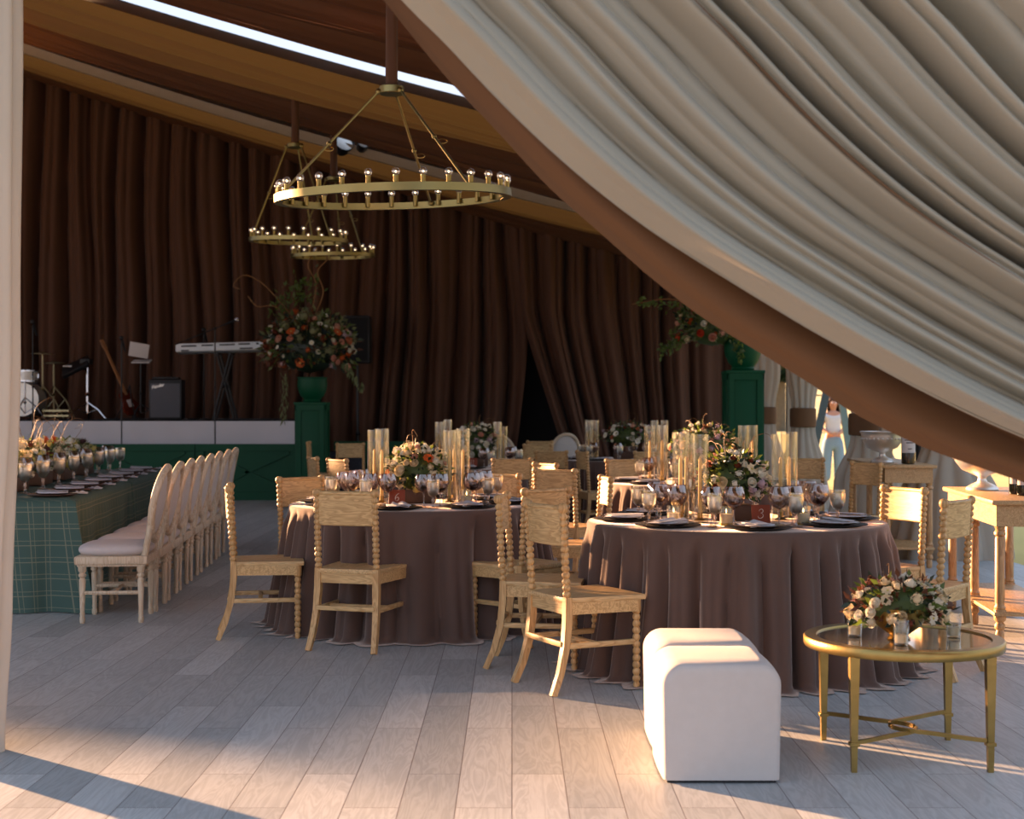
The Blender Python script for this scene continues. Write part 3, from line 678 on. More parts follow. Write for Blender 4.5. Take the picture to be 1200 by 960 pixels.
# cables on the deck
for k, (a, c_) in enumerate(((206, 250), (255, 330), (120, 175))):
    b = MB(); rnd = random.Random(k); pts = [(W(a + (c_ - a) * i / 12, 22.65) , 22.65 + .08 * sin(i * 1.3 + k) , ZR + .012) for i in range(13)]
    x0, y0, z0 = pts[0]; b.tube([(p[0]-x0, p[1]-y0, p[2]-ZR) for p in pts], .011, 6)
    o = b.build('cable', M['black'], loc=(x0, y0, ZR)); tag(o, ['black cable lying in front of the amplifier', 'black cable lying under the keyboard', 'black cable lying below the guitar'][k], 'cable')

# ================================================================ OUTSIDE
def tree(x, y, h, rr, label, seed, m='leaf_dark'):
    z0 = -.14 + (6.3 * max(0, (y - 40) / 130) ** 1.25 if y > 40 else 0) - .1
    r = empty('field_tree', (x, y, z0)); tag(r, label, 'tree')
    b = MB(); b.tube([(0, 0, -.2), (.1, 0, h * .3), (-.1, .1, h * .7)], [.5, .38, .15], 10); b.build('trunk', M['bark'], r)
    b = MB(); rnd = random.Random(seed)
    for k in range(2400):
        d = Vector((rnd.gauss(0, 1), rnd.gauss(0, 1), rnd.gauss(0, 1))).normalized() * rnd.uniform(.6, 1) ; c_ = Vector((d.x * rr, d.y * rr, h * .68 + d.z * h * .42))
        a = Vector((rnd.uniform(-1, 1), rnd.uniform(-1, 1), rnd.uniform(-1, 1))).normalized() * .35; q = a.orthogonal().normalized() * .22
        b.add([c_ - a, c_ - q, c_ + a, c_ + q], [(0, 1, 2, 3)])
    b.build('foliage', M[m], r)
tree(W(907, 60), 60, 8, 3.6, 'tree with a thick grey trunk in the meadow behind the tall pedestal', 3)
tree(W(1000, 150), 150, 9, 7, 'broad dark tree on the far edge of the meadow', 4)
tree(W(880, 118), 118, 9, 6, 'round dark tree far behind the grey-trunked one', 5)
tree(W(1180, 130), 130, 9, 7, 'dark meadow tree on the console side of the tent', 6)
r = empty('meadow_fence', (W(930, 90), 90, 0)); tag(r, 'thin wooden fence across the golden meadow', 'fence')
zf = -.14 + 6.3 * ((90 - 40) / 130) ** 1.25
b = MB()
for zz in (.9, .45): b.box((0, 0, zf + zz), (24, .06, .1))
b.build('fence_rails', M['bark'], r)
for k in range(9):
    b = MB(); b.box((-11 + k * 2.7, 0, zf + .5), (.14, .14, 1.3)); b.build('fence_post', M['bark'], r)
# slanted timber A-frame
Yf = 24.0; X = W(978, Yf); r = empty('timber_frame', (X, Yf, -.14)); tag(r, 'slanted grey timber A-frame standing on the grass beside the woman', 'frame')
zt = ZZ(425, Yf) + .14
b = MB(); b.tube([(-.03, 0, zt), (-.03 + W(944, Yf) - W(978, Yf), 0, 0)], [.06] * 2, 4, sq=(1.4, .8)); tag(b.build('slanted_post', M['grey_paint'], r, smooth=False), 'dark grey slanted post')
b = MB(); b.tube([(.03, 0, zt), (.03 + W(1003, Yf) - W(978, Yf), .1, 0)], [.055] * 2, 4, sq=(1.4, .8)); tag(b.build('slanted_post', M['grey_paint2'], r, smooth=False), 'pale grey-green slanted post')
b = MB(); b.box((0, 0, zt - .03), (.2, .16, .12)); b.build('top_block', M['grey_paint'], r)
# dark post behind the bottles
Y = 14.6; b = MB(); b.box((0, 0, .95), (.22, .12, 2.2), bev=.01); o = b.build('black_post', M['black'], loc=(W(1087, Y), Y, -.14)); tag(o, 'narrow black post outside, behind the bottles on the far console', 'post')

# ================================================================ PERSON
def skin(name, verts, edges, rads, m, parent, sub=2, root=0):
    me = bpy.data.meshes.new(name); me.from_pydata([Vector(v) for v in verts], edges, []); o = bpy.data.objects.new(name, me); COL.objects.link(o); o.parent = parent
    md = o.modifiers.new('skin', 'SKIN'); md.use_smooth_shade = True
    if not me.skin_vertices:
        bpy.context.view_layer.objects.active = o
    for i, sv in enumerate(me.skin_vertices[0].data):
        r_ = rads[i]; sv.radius = r_ if isinstance(r_, tuple) else (r_, r_); sv.use_root = (i == root)
    sb = o.modifiers.new('sub', 'SUBSURF'); sb.levels = sub; sb.render_levels = sub
    me.materials.append(m); return o
PY = 27.5; r = empty('person', (W(976, PY), PY, -.14)); tag(r, 'woman in white t-shirt and light wide jeans, hands together, standing on the grass', 'person')
V = [(0,0,.95),(0,0,1.08),(0,0,1.25),(0,-.0,1.40),(0,0,1.46),(0,-.01,1.52),(0,-.015,1.60),(0,-.01,1.68),   #0-7
     (.16,0,1.38),(.22,.0,1.12),(.09,-.16,1.03),(-.16,0,1.38),(-.22,.0,1.12),(-.09,-.16,1.03),              #8-13
     (.10,0,.88),(.11,-.02,.5),(.12,.02,.09),(.13,-.12,.03),(-.10,0,.88),(-.12,.0,.5),(-.15,.04,.09),(-.17,-.1,.03),   #14-21
     (0.03,-.17,1.01),(-.03,-.17,1.01)]
E = [(0,1),(1,2),(2,3),(3,4),(4,5),(5,6),(6,7),(3,8),(8,9),(9,10),(3,11),(11,12),(12,13),(0,14),(14,15),(15,16),(16,17),(0,18),(18,19),(19,20),(20,21),(10,22),(13,23)]
RD = [(.15,.10),(.12,.09),(.14,.10),(.12,.08),.05,.075,.095,.06,.05,.042,.03,.05,.042,.03,.09,.065,.045,.035,.09,.065,.045,.035,.028,.028]
skin('body', V, E, RD, M['skin'], r)
hd = Vector((0, -.02, 1.60))
b = MB(); b.ball((.033, -.10, 1.61), .014, 8); b.ball((-.033, -.10, 1.61), .014, 8); b.build('eyes', M['tee'], r)
b = MB(); b.ball((0, -.115, 1.58), .016, 8, (.8, 1, 1.4)); b.ball((.095, -.01, 1.59), .02, 8, (.5, 1, 1.4)); b.ball((-.095, -.01, 1.59), .02, 8, (.5, 1, 1.4)); b.build('nose_and_ears', M['skin'], r)
b = MB(); b.ball((0, -.10, 1.545), .02, 8, (1.2, .5, .4)); b.build('lips', M['pet_blush'], r)
for s in (-1, 1):
    for k in range(5):
        a = -.03 + k * .014
        skin('finger', [(s*.07, -.175, 1.02 + a*.6), (s*.03, -.20, 1.005 + a*.6), (-s*.005, -.205, .995 + a*.6)], [(0,1),(1,2)], [.011,.010,.008], M['skin'], r, 1)
b = MB()
def hairfn(u, v):
    th = pi * (-.18 + 1.36 * u); zz = 1.73 - .52 * v; rr = .115 * (sin(min(1, v * 3.2) * pi / 2) ** .6) + .03 * v + .008 * sin(u * 40)
    return (rr * cos(th), .02 + rr * sin(th) * .95, zz)
b.grid(hairfn, 30, 14); b.ball((0, 0.02, 1.665), .108, 12, (1, 1.02, .8)); b.build('hair', M['hair'], r)
skin('t_shirt', [(0,0,1.0),(0,0,1.12),(0,0,1.27),(0,0,1.40),(.17,0,1.37),(.205,0,1.24),(-.17,0,1.37),(-.205,0,1.24)], [(0,1),(1,2),(2,3),(3,4),(4,5),(3,6),(6,7)], [(.165,.12),(.155,.115),(.165,.12),(.12,.09),.075,.065,.075,.065], M['tee'], r)
skin('jeans', [(0,0,1.0),(0,0,.92),(.10,0,.8),(.12,-.01,.45),(.14,.0,.10),(-.10,0,.8),(-.13,.0,.45),(-.17,.0,.10)], [(0,1),(1,2),(2,3),(3,4),(1,5),(5,6),(6,7)], [(.155,.115),(.17,.125),(.115,.12),(.115,.11),(.135,.13),(.115,.12),(.115,.11),(.14,.13)], M['jeans'], r)
# ================================================================ CHAIRS
def beads(z0, z1, r_in, r_out, pitch):
    n = max(1, round((z1 - z0) / pitch)); p = (z1 - z0) / n; out = []
    for i in range(n):
        for k in range(5):
            t = k / 5; out.append((r_in + (r_out - r_in) * sin(pi * t) ** .8, z0 + p * (i + t)))
    out.append((r_in, z1)); return out
def make_spool_chair():
    r = empty('spool_chair')
    b = MB(); b.v = []; 
    # seat: trapezoid, slightly dished
    def seat(u, v):
        y = -.20 + .42 * v; w_ = .185 + .035 * v; x = (u * 2 - 1) * w_
        return x, y
    pts_t = []; nu, nv = 10, 10
    b.grid(lambda u, v: (seat(u, v)[0], seat(u, v)[1], .452 - .010 * sin(pi * u) * sin(pi * min(1, v * 1.1))), nu, nv)
    b.grid(lambda u, v: (seat(1 - u, v)[0], seat(1 - u, v)[1], .428), nu, nv)
    for s in (0, 1): b.grid(lambda u, v: (seat(s, u)[0] + (.004 if s else -.004) * sin(pi * v), seat(s, u)[1], .428 + .024 * v), nu, 2)
    for s in (0, 1): b.grid(lambda u, v: (seat(u, s)[0], seat(u, s)[1] + (.004 if s else -.004) * sin(pi * v), .428 + .024 * v), nu, 2)
    b.build('seat', M['ash_y'], r, ang=50)
    b = MB()
    b.box((0, .19, .40), (.39, .02, .055)); b.box((0, -.185, .40), (.34, .02, .055))
    for s in (-1, 1): b.box((s * .19, 0, .40), (.02, .38, .055), rz=-s * .085)
    b.build('apron', M['ash_x'], r, smooth=False)
    for s in (-1, 1):
        b = MB(); b.lathe([(0, .0), (.014, .0), (.017, .02)] + beads(.03, .36, .0125, .0195, .033) + [(.018, .362), (.022, .372), (.022, .43), (0, .43)], 12, c=(s * .195, .185, 0))
        b.build('front_leg', M['ash_z'], r, ang=60)
        pts = [(s * .175, -.185, .455), (s * .176, -.187, .34), (s * .180, -.20, .22), (s * .188, -.232, .10), (s * .197, -.275, 0)]
        b = MB(); b.tube(pts, [.024, .026, .024, .022, .020], 4, sq=(1, 1)); b.build('rear_leg', M['ash_z'], r, ang=20)
        T = Matrix.Translation((s * .175, -.187, .45)) @ Matrix.Rotation(R(3.2), 4, 'X')
        b = MB(); b.lathe([(0, 0), (.018, 0)] + beads(.004, .40, .012, .0205, .0305) + [(.012, .402), (.022, .41), (.0262, .425), (.022, .442), (.010, .449), (0, .45)], 12, M=T)
        b.build('spool_post', M['ash_z'], r, ang=60)
        b = MB(); b.box((0, 0, 0), (.024, .40, .026), bev=.004, M=Matrix.Translation((s * .186, -.01, .225)) @ Matrix.Rotation(-s * .03, 4, 'Z')); b.build('stretcher', M['ash_y'], r, ang=30)
    for y, z in ((-.03, .225),): 
        b = MB(); b.box((0, y, z), (.35, .026, .022), bev=.004); b.build('stretcher', M['ash_x'], r, ang=30)
    b = MB(); b.box((0, -.212, .235), (.35, .02, .026), bev=.004); b.build('stretcher', M['ash_x'], r, ang=30)
    def panel(off):
        def fn(u, v):
            x = (u * 2 - 1) * .168; z = .705 + .165 * v; y = -.187 - (z - .45) * .056 - .022 * (1 - (x / .168) ** 2) + off
            return (x, y, z)
        return fn
    b = MB(); b.grid(panel(.008), 12, 3); b.grid(lambda u, v: panel(-.008)(1 - u, v), 12, 3)
    b.build('back_panel', M['ash_x'], r, ang=60)
    def rail(z, rr):
        pts = []
        for i in range(11):
            x = -.168 + .336 * i / 10; pts.append((x, -.187 - (z - .45) * .056 - .022 * (1 - (x / .168) ** 2), z))
        b = MB(); b.tube(pts, rr, 8); return b
    rail(.875, .0125).build('top_rail', M['ash_x'], r, ang=60)
    rail(.703, .0085).build('lower_rail', M['ash_x'], r, ang=60)
    return r
spool = Proto(make_spool_chair())
def face(fx, fy): return math.atan2(-fx, fy)     # local +Y -> (fx, fy)
G3 = 'spool chairs at the round tables'
def chair(cx, cy, f, label): spool.put((cx, cy, 0), face(*f), label, 'chair', G3)
T3 = (1.19, 7.72); T6 = (-.61, 9.15); T11 = (-.42, 15.0); TB = (1.54, 11.8); TC = (1.35, 17.2)
chair(-1.47, 8.66, (1, .17), 'spool-post wooden chair seen side-on, between the white oval-back chairs and the table with card 6')
chair(-.86, 8.25, (.30, .95), 'spool-post chair seen squarely from behind, in front of the card 6 table')
chair(-1.26, 9.53, (.70, -.70), 'spool-post chair on the stage side of the card 6 table, behind the side-on chair')
chair(.16, 7.66, (.98, -.12), 'spool-post chair tucked just behind the one closest to the white ottomans')
chair(.345, 7.07, (.89, .46), 'spool-post chair closest to the white ottomans, its seat turned toward the card 3 table')
chair(.05, 8.46, (-.68, .70), 'spool-post chair facing the card 6 table with its back to the card 3 table')
chair(.10, 12.1, (-.86, -.5), 'narrow-looking side-on spool chair in the middle of the room, behind the card 6 table')
chair(.44, 11.15, (.55, .83), 'spool-post chair between the two rows of tables, facing the unnumbered middle table')
chair(.42, 9.70, (-1, -.12), 'spool-post chair with brightly sunlit back panel beside the card 3 place settings')
chair(-.04, 13.5, (-.20, .97), 'spool-post chair seen square from behind at the card 11 table')
chair(-.20, 9.98, (-.45, -.9), 'spool-post chair on the far side of the card 6 table, behind the water glass')
chair(-1.42, 13.35, (.8, .55), 'spool-post chair behind the wine glasses of the card 6 table, stage side')
chair(-1.70, 13.9, (.93, .35), 'spool-post chair glowing orange in front of the green pedestal')
chair(-2.62, 20.2, (.93, .05), 'far spool-post chair seen edge-on at the foot of the green pedestal')
chair(-2.12, 19.2, (.2, -.95), 'far pale spool-post chair behind the glass cylinders of the card 6 table, stage side')
chair(.42, 20.9, (.1, .95), 'farthest spool-post chair in the middle, in front of the dark drape gap')
chair(.30, 19.1, (-.15, .95), 'spool-post chair just in front of the farthest middle one')
chair(.50, 16.0, (.35, .93), 'spool-post chair beside the farthest round table on its stage side, seen from behind')
chair(.96, 15.72, (.94, .25), 'thin-looking edge-on spool chair in front of the farthest round table')
chair(1.50, 15.8, (0, 1), 'spool-post chair in front of the farthest table, behind glass candle cylinders')
chair(1.10, 13.0, (.35, -.93), 'spool-post chair on the far side of the unnumbered middle table, stage side')
chair(3.15, 20.0, (-.3, .9), 'far spool-post chair half hidden by flowers in front of the taller pedestal')
chair(2.62, 13.3, (-.45, -.85), 'spool-post chair behind the glass cylinders of the card 3 table, before the tied drape')
chair(2.83, 12.25, (-.85, -.45), 'spool-post chair standing at the end of the far wooden console')
chair(2.08, 8.32, (-.90, -.42), 'spool-post chair on the far console side of the card 3 table, back panel facing out')
chair(2.08, 7.44, (-.78, .62), 'spool-post chair closest to the coffee table flowers, turned toward card 3')
chair(2.0, 14.4, (-.1, .97), 'spool-post chair between the middle and farthest tables, behind the tall card 3 flowers')

def make_oval_chair():
    r = empty('oval_back_chair')
    b = MB()
    def cush(u, v):
        th = 2 * pi * u; ph = pi * (v - .5); e = .35
        cx = math.copysign(abs(cos(th)) ** .55, cos(th)); cy = math.copysign(abs(sin(th)) ** .55, sin(th))
        k = cos(ph) ** .35 if cos(ph) > 1e-6 else 0
        return (.235 * cx * k, .225 * cy * k + .01, .455 + .045 * sin(ph))
    b.grid(cush, 40, 12, wrap=True); b.build('seat_cushion', M['cushion'], r, ang=80)
    b = MB(); b.box((0, .01, .395), (.47, .45, .055), bev=.012); b.box((0, .01, .365), (.44, .42, .02), bev=.006); b.build('seat_frame', M['lime_wood'], r, ang=30)
    for sx in (-1, 1):
        for sy in (-1, 1):
            b = MB(); b.lathe([(0, 0), (.014, 0), (.018, .012), (.018, .035), (.013, .045), (.017, .055), (.0145, .07), (.021, .27), (.015, .285), (.024, .295), (.024, .305), (.017, .315), (.026, .33), (.026, .40), (0, .40)], 12, c=(sx * .195, .01 + sy * (.18), 0))
            b.build('leg', M['lime_wood'], r, ang=50)
        b = MB(); b.tube([(sx * .195, -.17, .19), (sx * .195, .19, .19)], .013, 6); b.build('stretcher', M['lime_wood'], r)
    b = MB(); b.tube([(-.19, .01, .19), (.19, .01, .19)], .013, 6); b.build('stretcher', M['lime_wood'], r)
    lean = Matrix.Translation((0, -.205, .50)) @ Matrix.Rotation(R(10), 4, 'X')
    n = 40; ring = [lean @ Vector((.212 * cos(2*pi*i/n), -.02 * sin(2*pi*i/n) ** 2, .245 + .235 * sin(2*pi*i/n))) for i in range(n)]
    b = MB(); b.tube(ring, .024, 8, closed=True)
    for s in (-1, 1): b.tube([(s * .175, -.185, .40), lean @ Vector((s * .165, 0, .02)), lean @ Vector((s * .175, 0, .12))], [.024, .02, .02], 8)
    b.build('back_frame', M['lime_wood'], r, ang=60)
    b = MB(); b.lathe([(0, -.028), (.12, -.026), (.175, -.016), (.19, 0), (.175, .016), (.12, .026), (0, .028)], 32, M=lean @ Matrix.Translation((0, 0, .245)) @ Matrix.Diagonal((1, 1, 1.12, 1)) @ Matrix.Rotation(pi / 2, 4, 'X'))
    b.build('back_cushion', M['linen'], r, ang=80)
    return r
oval = Proto(make_oval_chair())
words = ['first in the row, closest to the entrance', 'second in the row from the entrance', 'third in the row from the entrance', 'fourth in the row from the entrance', 'fifth in the row from the entrance', 'sixth in the row from the entrance', 'seventh in the row, next to last', 'last in the row, closest to the stage']
for (x, y), wd in zip([(-2.52, 9.30), (-2.55, 9.80), (-2.60, 10.36), (-2.65, 10.92), (-2.70, 11.52), (-2.75, 12.12), (-2.80, 12.76), (-2.86, 13.4)], words):
    oval.put((x, y, 0), face(-1, -.09), 'limed oval-back chair with grey-white cushions, ' + wd, 'chair', 'oval-back chairs at the plaid table')
for (px, Y, f, lb) in ((592, 20.6, (.3, .95), 'white oval-back chair far off in front of the dark drape, beside orange flowers'), (656, 22.0, (-.3, .95), 'white oval-back chair far off, peeking past the farthest wooden chairs')):
    oval.put((W(px, Y), Y, 0), face(*f), lb, 'chair', 'far oval-back chairs')

# ================================================================ CLOTHS
def round_cloth(c, seed, label, Rt=.775, flare=.10, puddle=.16):
    rnd = random.Random(seed); ph = [rnd.uniform(0, 6.28) for _ in range(6)]
    def fold(th, t):
        q = 15 * th + ph[0] + 1.6 * sin(2 * th + ph[1]) + .8 * sin(3 * th + ph[2]) + .5 * noise.noise(Vector((cos(th) * 3, sin(th) * 3, t * 1.2 + seed)))
        return 1.5 * (abs(sin(q)) ** .8 - .62) + .5 * (abs(sin(1.7 * q + ph[3])) - .6) + .7 * noise.noise(Vector((cos(th) * 4, sin(th) * 4, seed + t * .6)))
    def fn(u, v):
        th = 2 * pi * u
        if v < .2:
            k = v / .2; return (Rt * k * cos(th), Rt * k * sin(th), .75)
        t = (v - .2) / .8
        if t < .05: k = t / .05; r_ = Rt + .016 * sin(k * pi / 2); z = .75 - .016 * (1 - cos(k * pi / 2))
        else:
            k = (t - .05) / .95; z = .734 - .730 * min(1, k * 1.05); f = fold(th, k)
            r_ = Rt + .016 + .03 * k + flare * k ** 1.6 * .55 + (.022 + .052 * k ** .6) * f * min(1, k * 7)
            if k > .93: r_ += puddle * (k - .93) / .07 * (.45 + .55 * noise.noise(Vector((cos(th) * 2, sin(th) * 2, seed)))) ; z = max(.006, .734 - .730 * min(1, k * 1.05)) 
        return (r_ * cos(th), r_ * sin(th), z)
    b = MB(); b.grid(fn, 460, 50, wrap=True); b.v = b.v; o = b.build('round_tablecloth', M['velvet'], loc=(c[0], c[1], 0), ang=85)
    tag(o, label, 'tablecloth', 'velvet cloths on the round tables')
round_cloth(T3, 3, 'mauve velvet cloth to the floor on the table with card 3, behind the ottomans')
round_cloth(T6, 8, 'brown velvet cloth to the floor on the table with card 6, behind two chairs')
round_cloth(T11, 12, 'velvet cloth on the table with card 11, mostly hidden by chairs')
round_cloth(TB, 17, 'velvet cloth on the unnumbered table directly behind the card 3 table')
round_cloth(TC, 22, 'velvet cloth on the farthest round table, near the tall pedestal')
FT = (-.9, 20.4)
# long plaid table
LA = R(6.3)
def LT(x, y): # local (x right, y away) from near right corner
    return (-2.90 + x * cos(LA) - y * sin(LA), 9.62 + x * sin(LA) + y * cos(LA))
def long_cloth(y0, y1, label, seed):
    L_ = y1 - y0; w_ = 1.07; cx, cy = LT(-w_ / 2, (y0 + y1) / 2)
    def prm(u):     # walk round a rectangle with rounded corners
        rc = .03; P = 2 * (w_ + L_); s = u * P
        hx, hy = w_ / 2, L_ / 2
        if s < w_: p = (-hx + s, -hy); nrm = (0, -1)
        elif s < w_ + L_: p = (hx, -hy + s - w_); nrm = (1, 0)
        elif s < 2 * w_ + L_: p = (hx - (s - w_ - L_), hy); nrm = (0, 1)
        else: p = (-hx, hy - (s - 2 * w_ - L_)); nrm = (-1, 0)
        return p, nrm, s
    corners = [0, w_, w_ + L_, 2 * w_ + L_, 2 * (w_ + L_)]
    def fn(u, v):
        (x, y), (nx, ny), s = prm(u if u < 1 else 0)
        if v < .1:
            k = v / .1; return (x * k, y * k, .75)
        k = (v - .1) / .9; z = .75 - .745 * k
        dc = min(abs(s - c_) for c_ in corners); cf = math.exp(-(dc / .11) ** 2)
        f = .028 * k * sin(s * 9 + seed) + .03 * k * noise.noise(Vector((s * 2.2, k, seed)))
        cxn, cyn = math.copysign(1, x), math.copysign(1, y)
        ox = nx * (.008 + .05 * k + f) * (1 - cf) + cxn * cf * (.005 + .17 * k ** 1.2); oy = ny * (.008 + .05 * k + f) * (1 - cf) + cyn * cf * (.005 + .17 * k ** 1.2)
        if (cyn > 0) == (seed == 1): cf *= .15; ox = nx * (.008 + .05 * k + f) * (1 - cf); oy = ny * (.008) 
        # the corner fold tucks in beside the drop
        tuck = math.exp(-((dc - .17) / .06) ** 2) * .05 * k
        return (x + ox - nx * tuck, y + oy - ny * tuck, z)
    b = MB(); b.grid(fn, 320, 24, wrap=True)
    o = b.build('long_tablecloth', M['plaid'], loc=(cx, cy, 0), rz=LA, ang=85); tag(o, label, 'tablecloth', 'plaid cloths on the long table')
long_cloth(0, 2.42, 'green plaid cloth on the long table end closest to the entrance, draped to the floor', 1)
long_cloth(2.48, 4.95, 'green plaid cloth on the long table half closest to the stage', 5)

# ================================================================ CONSOLES
def console(x, y, w_, L_, h, label, rz=0):
    r = empty('wooden_console', (x, y, 0), rz); tag(r, label, 'console table', 'wooden serving consoles')
    b = MB(); b.box((w_/2, L_/2, h - .014), (w_ + .04, L_ + .04, .028), bev=.006); b.build('tabletop', M['oak_x'], r, ang=30)
    b = MB(); b.box((w_/2, L_/2, h - .09), (w_ - .02, L_ - .02, .125)); b.build('apron', M['oak_x'], r, smooth=False)
    b = MB(); b.box((w_/2, L_/2, .165), (w_ + .01, L_ + .01, .022), bev=.004); b.build('lower_shelf', M['oak_x'], r, ang=30)
    n = 3
    for i in range(n):
        for s in (0, 1):
            c_ = (.035 + s * (w_ - .07), .035 + i * (L_ - .07) / (n - 1), 0)
            b = MB()
            b.lathe([(0, 0), (.018, 0), (.024, .01), (.026, .05), (.02, .07), (.03, .08), (.03, .10), (.02, .115), (.034, .13), (.034, .15)], 12, c=c_)
            b.box((c_[0], c_[1], .165), (.06, .06, .05), bev=.004)
            b.lathe([(.03, .19), (.034, .2), (.026, .215), (.028, .23), (.027, h - .22), (.021, h - .21), (.033, h - .20), (.033, h - .185), (.024, h - .175), (.03, h - .155), (0, h - .155)], 14, c=c_)
            b.build('leg', M['oak_z'], r, ang=45)
console(3.14, 12.25, .42, 1.7, .872, 'wooden console with turned legs farther from the entrance, wine bottle and bowl on top', R(-3.5))
console(2.77, 8.32, .44, 1.45, .82, 'wooden console with turned legs close to the coffee table end of the room', R(-6))
def pedestal_bowl(loc, s, label):
    b = MB(); b.lathe([(0, 0), (.10, 0), (.105, .008), (.10, .02), (.085, .03), (.07, .04), (.035, .055), (.025, .075), (.03, .09), (.06, .105), (.13, .135), (.172, .19), (.185, .24), (.187, .262), (.198, .27), (.20, .28), (.19, .283), (.18, .262), (.165, .19), (.12, .145), (0, .12)], 36)
    r = empty('silver_bowl', loc); r.scale = (s, s, s); tag(r, label, 'bowl', 'silver footed bowls')
    b.build('bowl', M['silver'], r, ang=50)
    b = MB(); 
    for k in range(28): b.ball((.178 * cos(2*pi*k/28), .178 * sin(2*pi*k/28), .215), .011, 6)
    b.build('embossed_band', M['silver'], r)
pedestal_bowl((W(1034, 12.75), 12.75, .872), .98, 'large silver footed bowl on the far wooden console beside the wine bottle')
pedestal_bowl((W(1151, 9.35), 9.35, .82), .98, 'silver footed bowl on the close console, its rim hidden by the curtain hem')
def bottle(loc, label, h=.30, s=1):
    r = empty('wine_bottle', loc); r.scale = (s, s, s); tag(r, label, 'bottle', 'wine bottles on the consoles')
    b = MB(); b.lathe([(0, .01), (.03, 0), (.038, .006), (.0385, .18), (.035, .20), (.016, .235), (.0145, .29), (.0165, .292), (.0165, h), (0, h)], 20); b.build('glass_body', M['bottle'], r)
    b = MB(); b.grid(lambda u, v: (.0392 * cos(-pi * .92 + pi * .84 * u), .0392 * sin(-pi * .92 + pi * .84 * u), .065 + .095 * v), 14, 1); b.build('paper_label', M['paper'], r)
    b = MB()
    for z, a0, a1 in ((.135, -.75, -.25), (.12, -.68, -.32), (.085, -.6, -.4)): b.grid(lambda u, v: (.0396 * cos(pi * (a0 + (a1 - a0) * u)), .0396 * sin(pi * (a0 + (a1 - a0) * u)), z + .005 * v), 8, 1)
    b.build('printed_lines', M['blacksoft'], r)
bottle((3.40, 12.45, .872), 'large dark wine bottle with white label on the far console', s=1.5)
bottle((W(1190, 8.9), 8.9, .82), 'dark bottle on the close console, only its foot below the curtain hem')
bottle((W(1199, 8.75), 8.75, .82), 'dark bottle on the close console, outermost of the two under the hem')

# ================================================================ LOUNGE: ottomans, coffee table
def ottoman(x, y, label):
    w_, d_, h = .43, .43, .425; r = empty('ottoman', (x, y, 0)); tag(r, label, 'ottoman', 'white linen ottomans')
    # waterfall block: big radius along the side edges, small along the front ones
    def prof(t):
        Rr = .075; pts = []
        pts.append((-w_/2 + .012, .012)); 
        for k in range(9): a = pi - k * pi / 16; pts.append((-w_/2 + Rr + Rr * cos(a), h - Rr + Rr * sin(a)))
        for k in range(9): a = pi / 2 - k * pi / 16; pts.append((w_/2 - Rr + Rr * cos(a), h - Rr + Rr * sin(a)))
        pts.append((w_/2 - .012, .012)); pts[0] = (-w_/2 + .006, .012); pts[-1] = (w_/2 - .006, .012)
        return pts
    P0 = prof(0); n = len(P0)
    ys = [(-d_/2, .022), (-d_/2 + .003, .012), (-d_/2 + .010, .004), (-d_/2 + .022, 0)] ; ys = ys + [(-y_, s) for y_, s in ys[::-1]]
    ys = ys[:4] + [(-d_/4, -.003), (0, -.004), (d_/4, -.003)] + ys[4:]
    vs = []
    for y_, ins in ys:
        for x_, z_ in P0:
            k = (h - ins * 1.6 - .012) / (h - .012)
            vs.append((x_ * (1 - ins * 2 / w_), y_, .012 + (z_ - .012) * k + .004 * (1 - (x_ / (w_/2)) ** 2)))
    fs = []
    for j in range(len(ys) - 1):
        for i in range(n): fs.append((j*n+i, j*n+(i+1) % n, (j+1)*n+(i+1) % n, (j+1)*n+i))
    fs.append(tuple(range(n))[::-1]); fs.append(tuple((len(ys)-1)*n+i for i in range(n)))
    b = MB(); b.add(vs, fs); b.build('upholstery', M['linen'], r, ang=50)
    b = MB(); b.box((0, 0, .006), (w_ - .04, d_ - .04, .012)); b.build('base', M['black'], r, smooth=False)
ottoman(.752, 5.405, 'white linen block ottoman in front, closest to the entrance')
ottoman(.762, 5.86, 'white linen block ottoman pushed up behind the front one')
CX, CY, CZ = 1.515, 5.62, .462
r = empty('coffee_table', (CX, CY, 0)); tag(r, 'round antique gold coffee table with mirrored glass top beside the white ottomans', 'coffee table')
b = MB(); b.lathe([(.325, CZ - .038), (.376, CZ - .038), (.379, CZ - .03), (.379, CZ - .006), (.374, CZ), (.33, CZ), (.325, CZ - .008)], 80, loop=True); b.build('top_rim', M['gold'], r, ang=40)
m, nt, p = mat('mirrored glass top'); p.inputs['Base Color'].default_value = rgb(150,140,118); p.inputs['Metallic'].default_value = .75; p.inputs['Roughness'].default_value = .06
M['mirror'] = m
b = MB(); b.lathe([(0, CZ - .016), (.326, CZ - .016), (.326, CZ - .006), (0, CZ - .006)], 64); b.build('glass_top', M['mirror'], r, ang=30)
LP = [(-.252, -.262), (.252, -.262), (-.252, .262), (.252, .262)]
for x, y in LP:
    b = MB(); T = Matrix.Translation((x, y, 0)); w2 = .018
    b.add([(-.010,-.010,0),(.010,-.010,0),(.010,.010,0),(-.010,.010,0),(-w2,-w2,CZ-.036),(w2,-w2,CZ-.036),(w2,w2,CZ-.036),(-w2,w2,CZ-.036)], [(0,3,2,1),(4,5,6,7),(0,1,5,4),(1,2,6,5),(2,3,7,6),(3,0,4,7)], T)
    b.box((x, y, .104), (.036, .036, .014), bev=.002); b.build('leg', M['gold'], r, smooth=False)
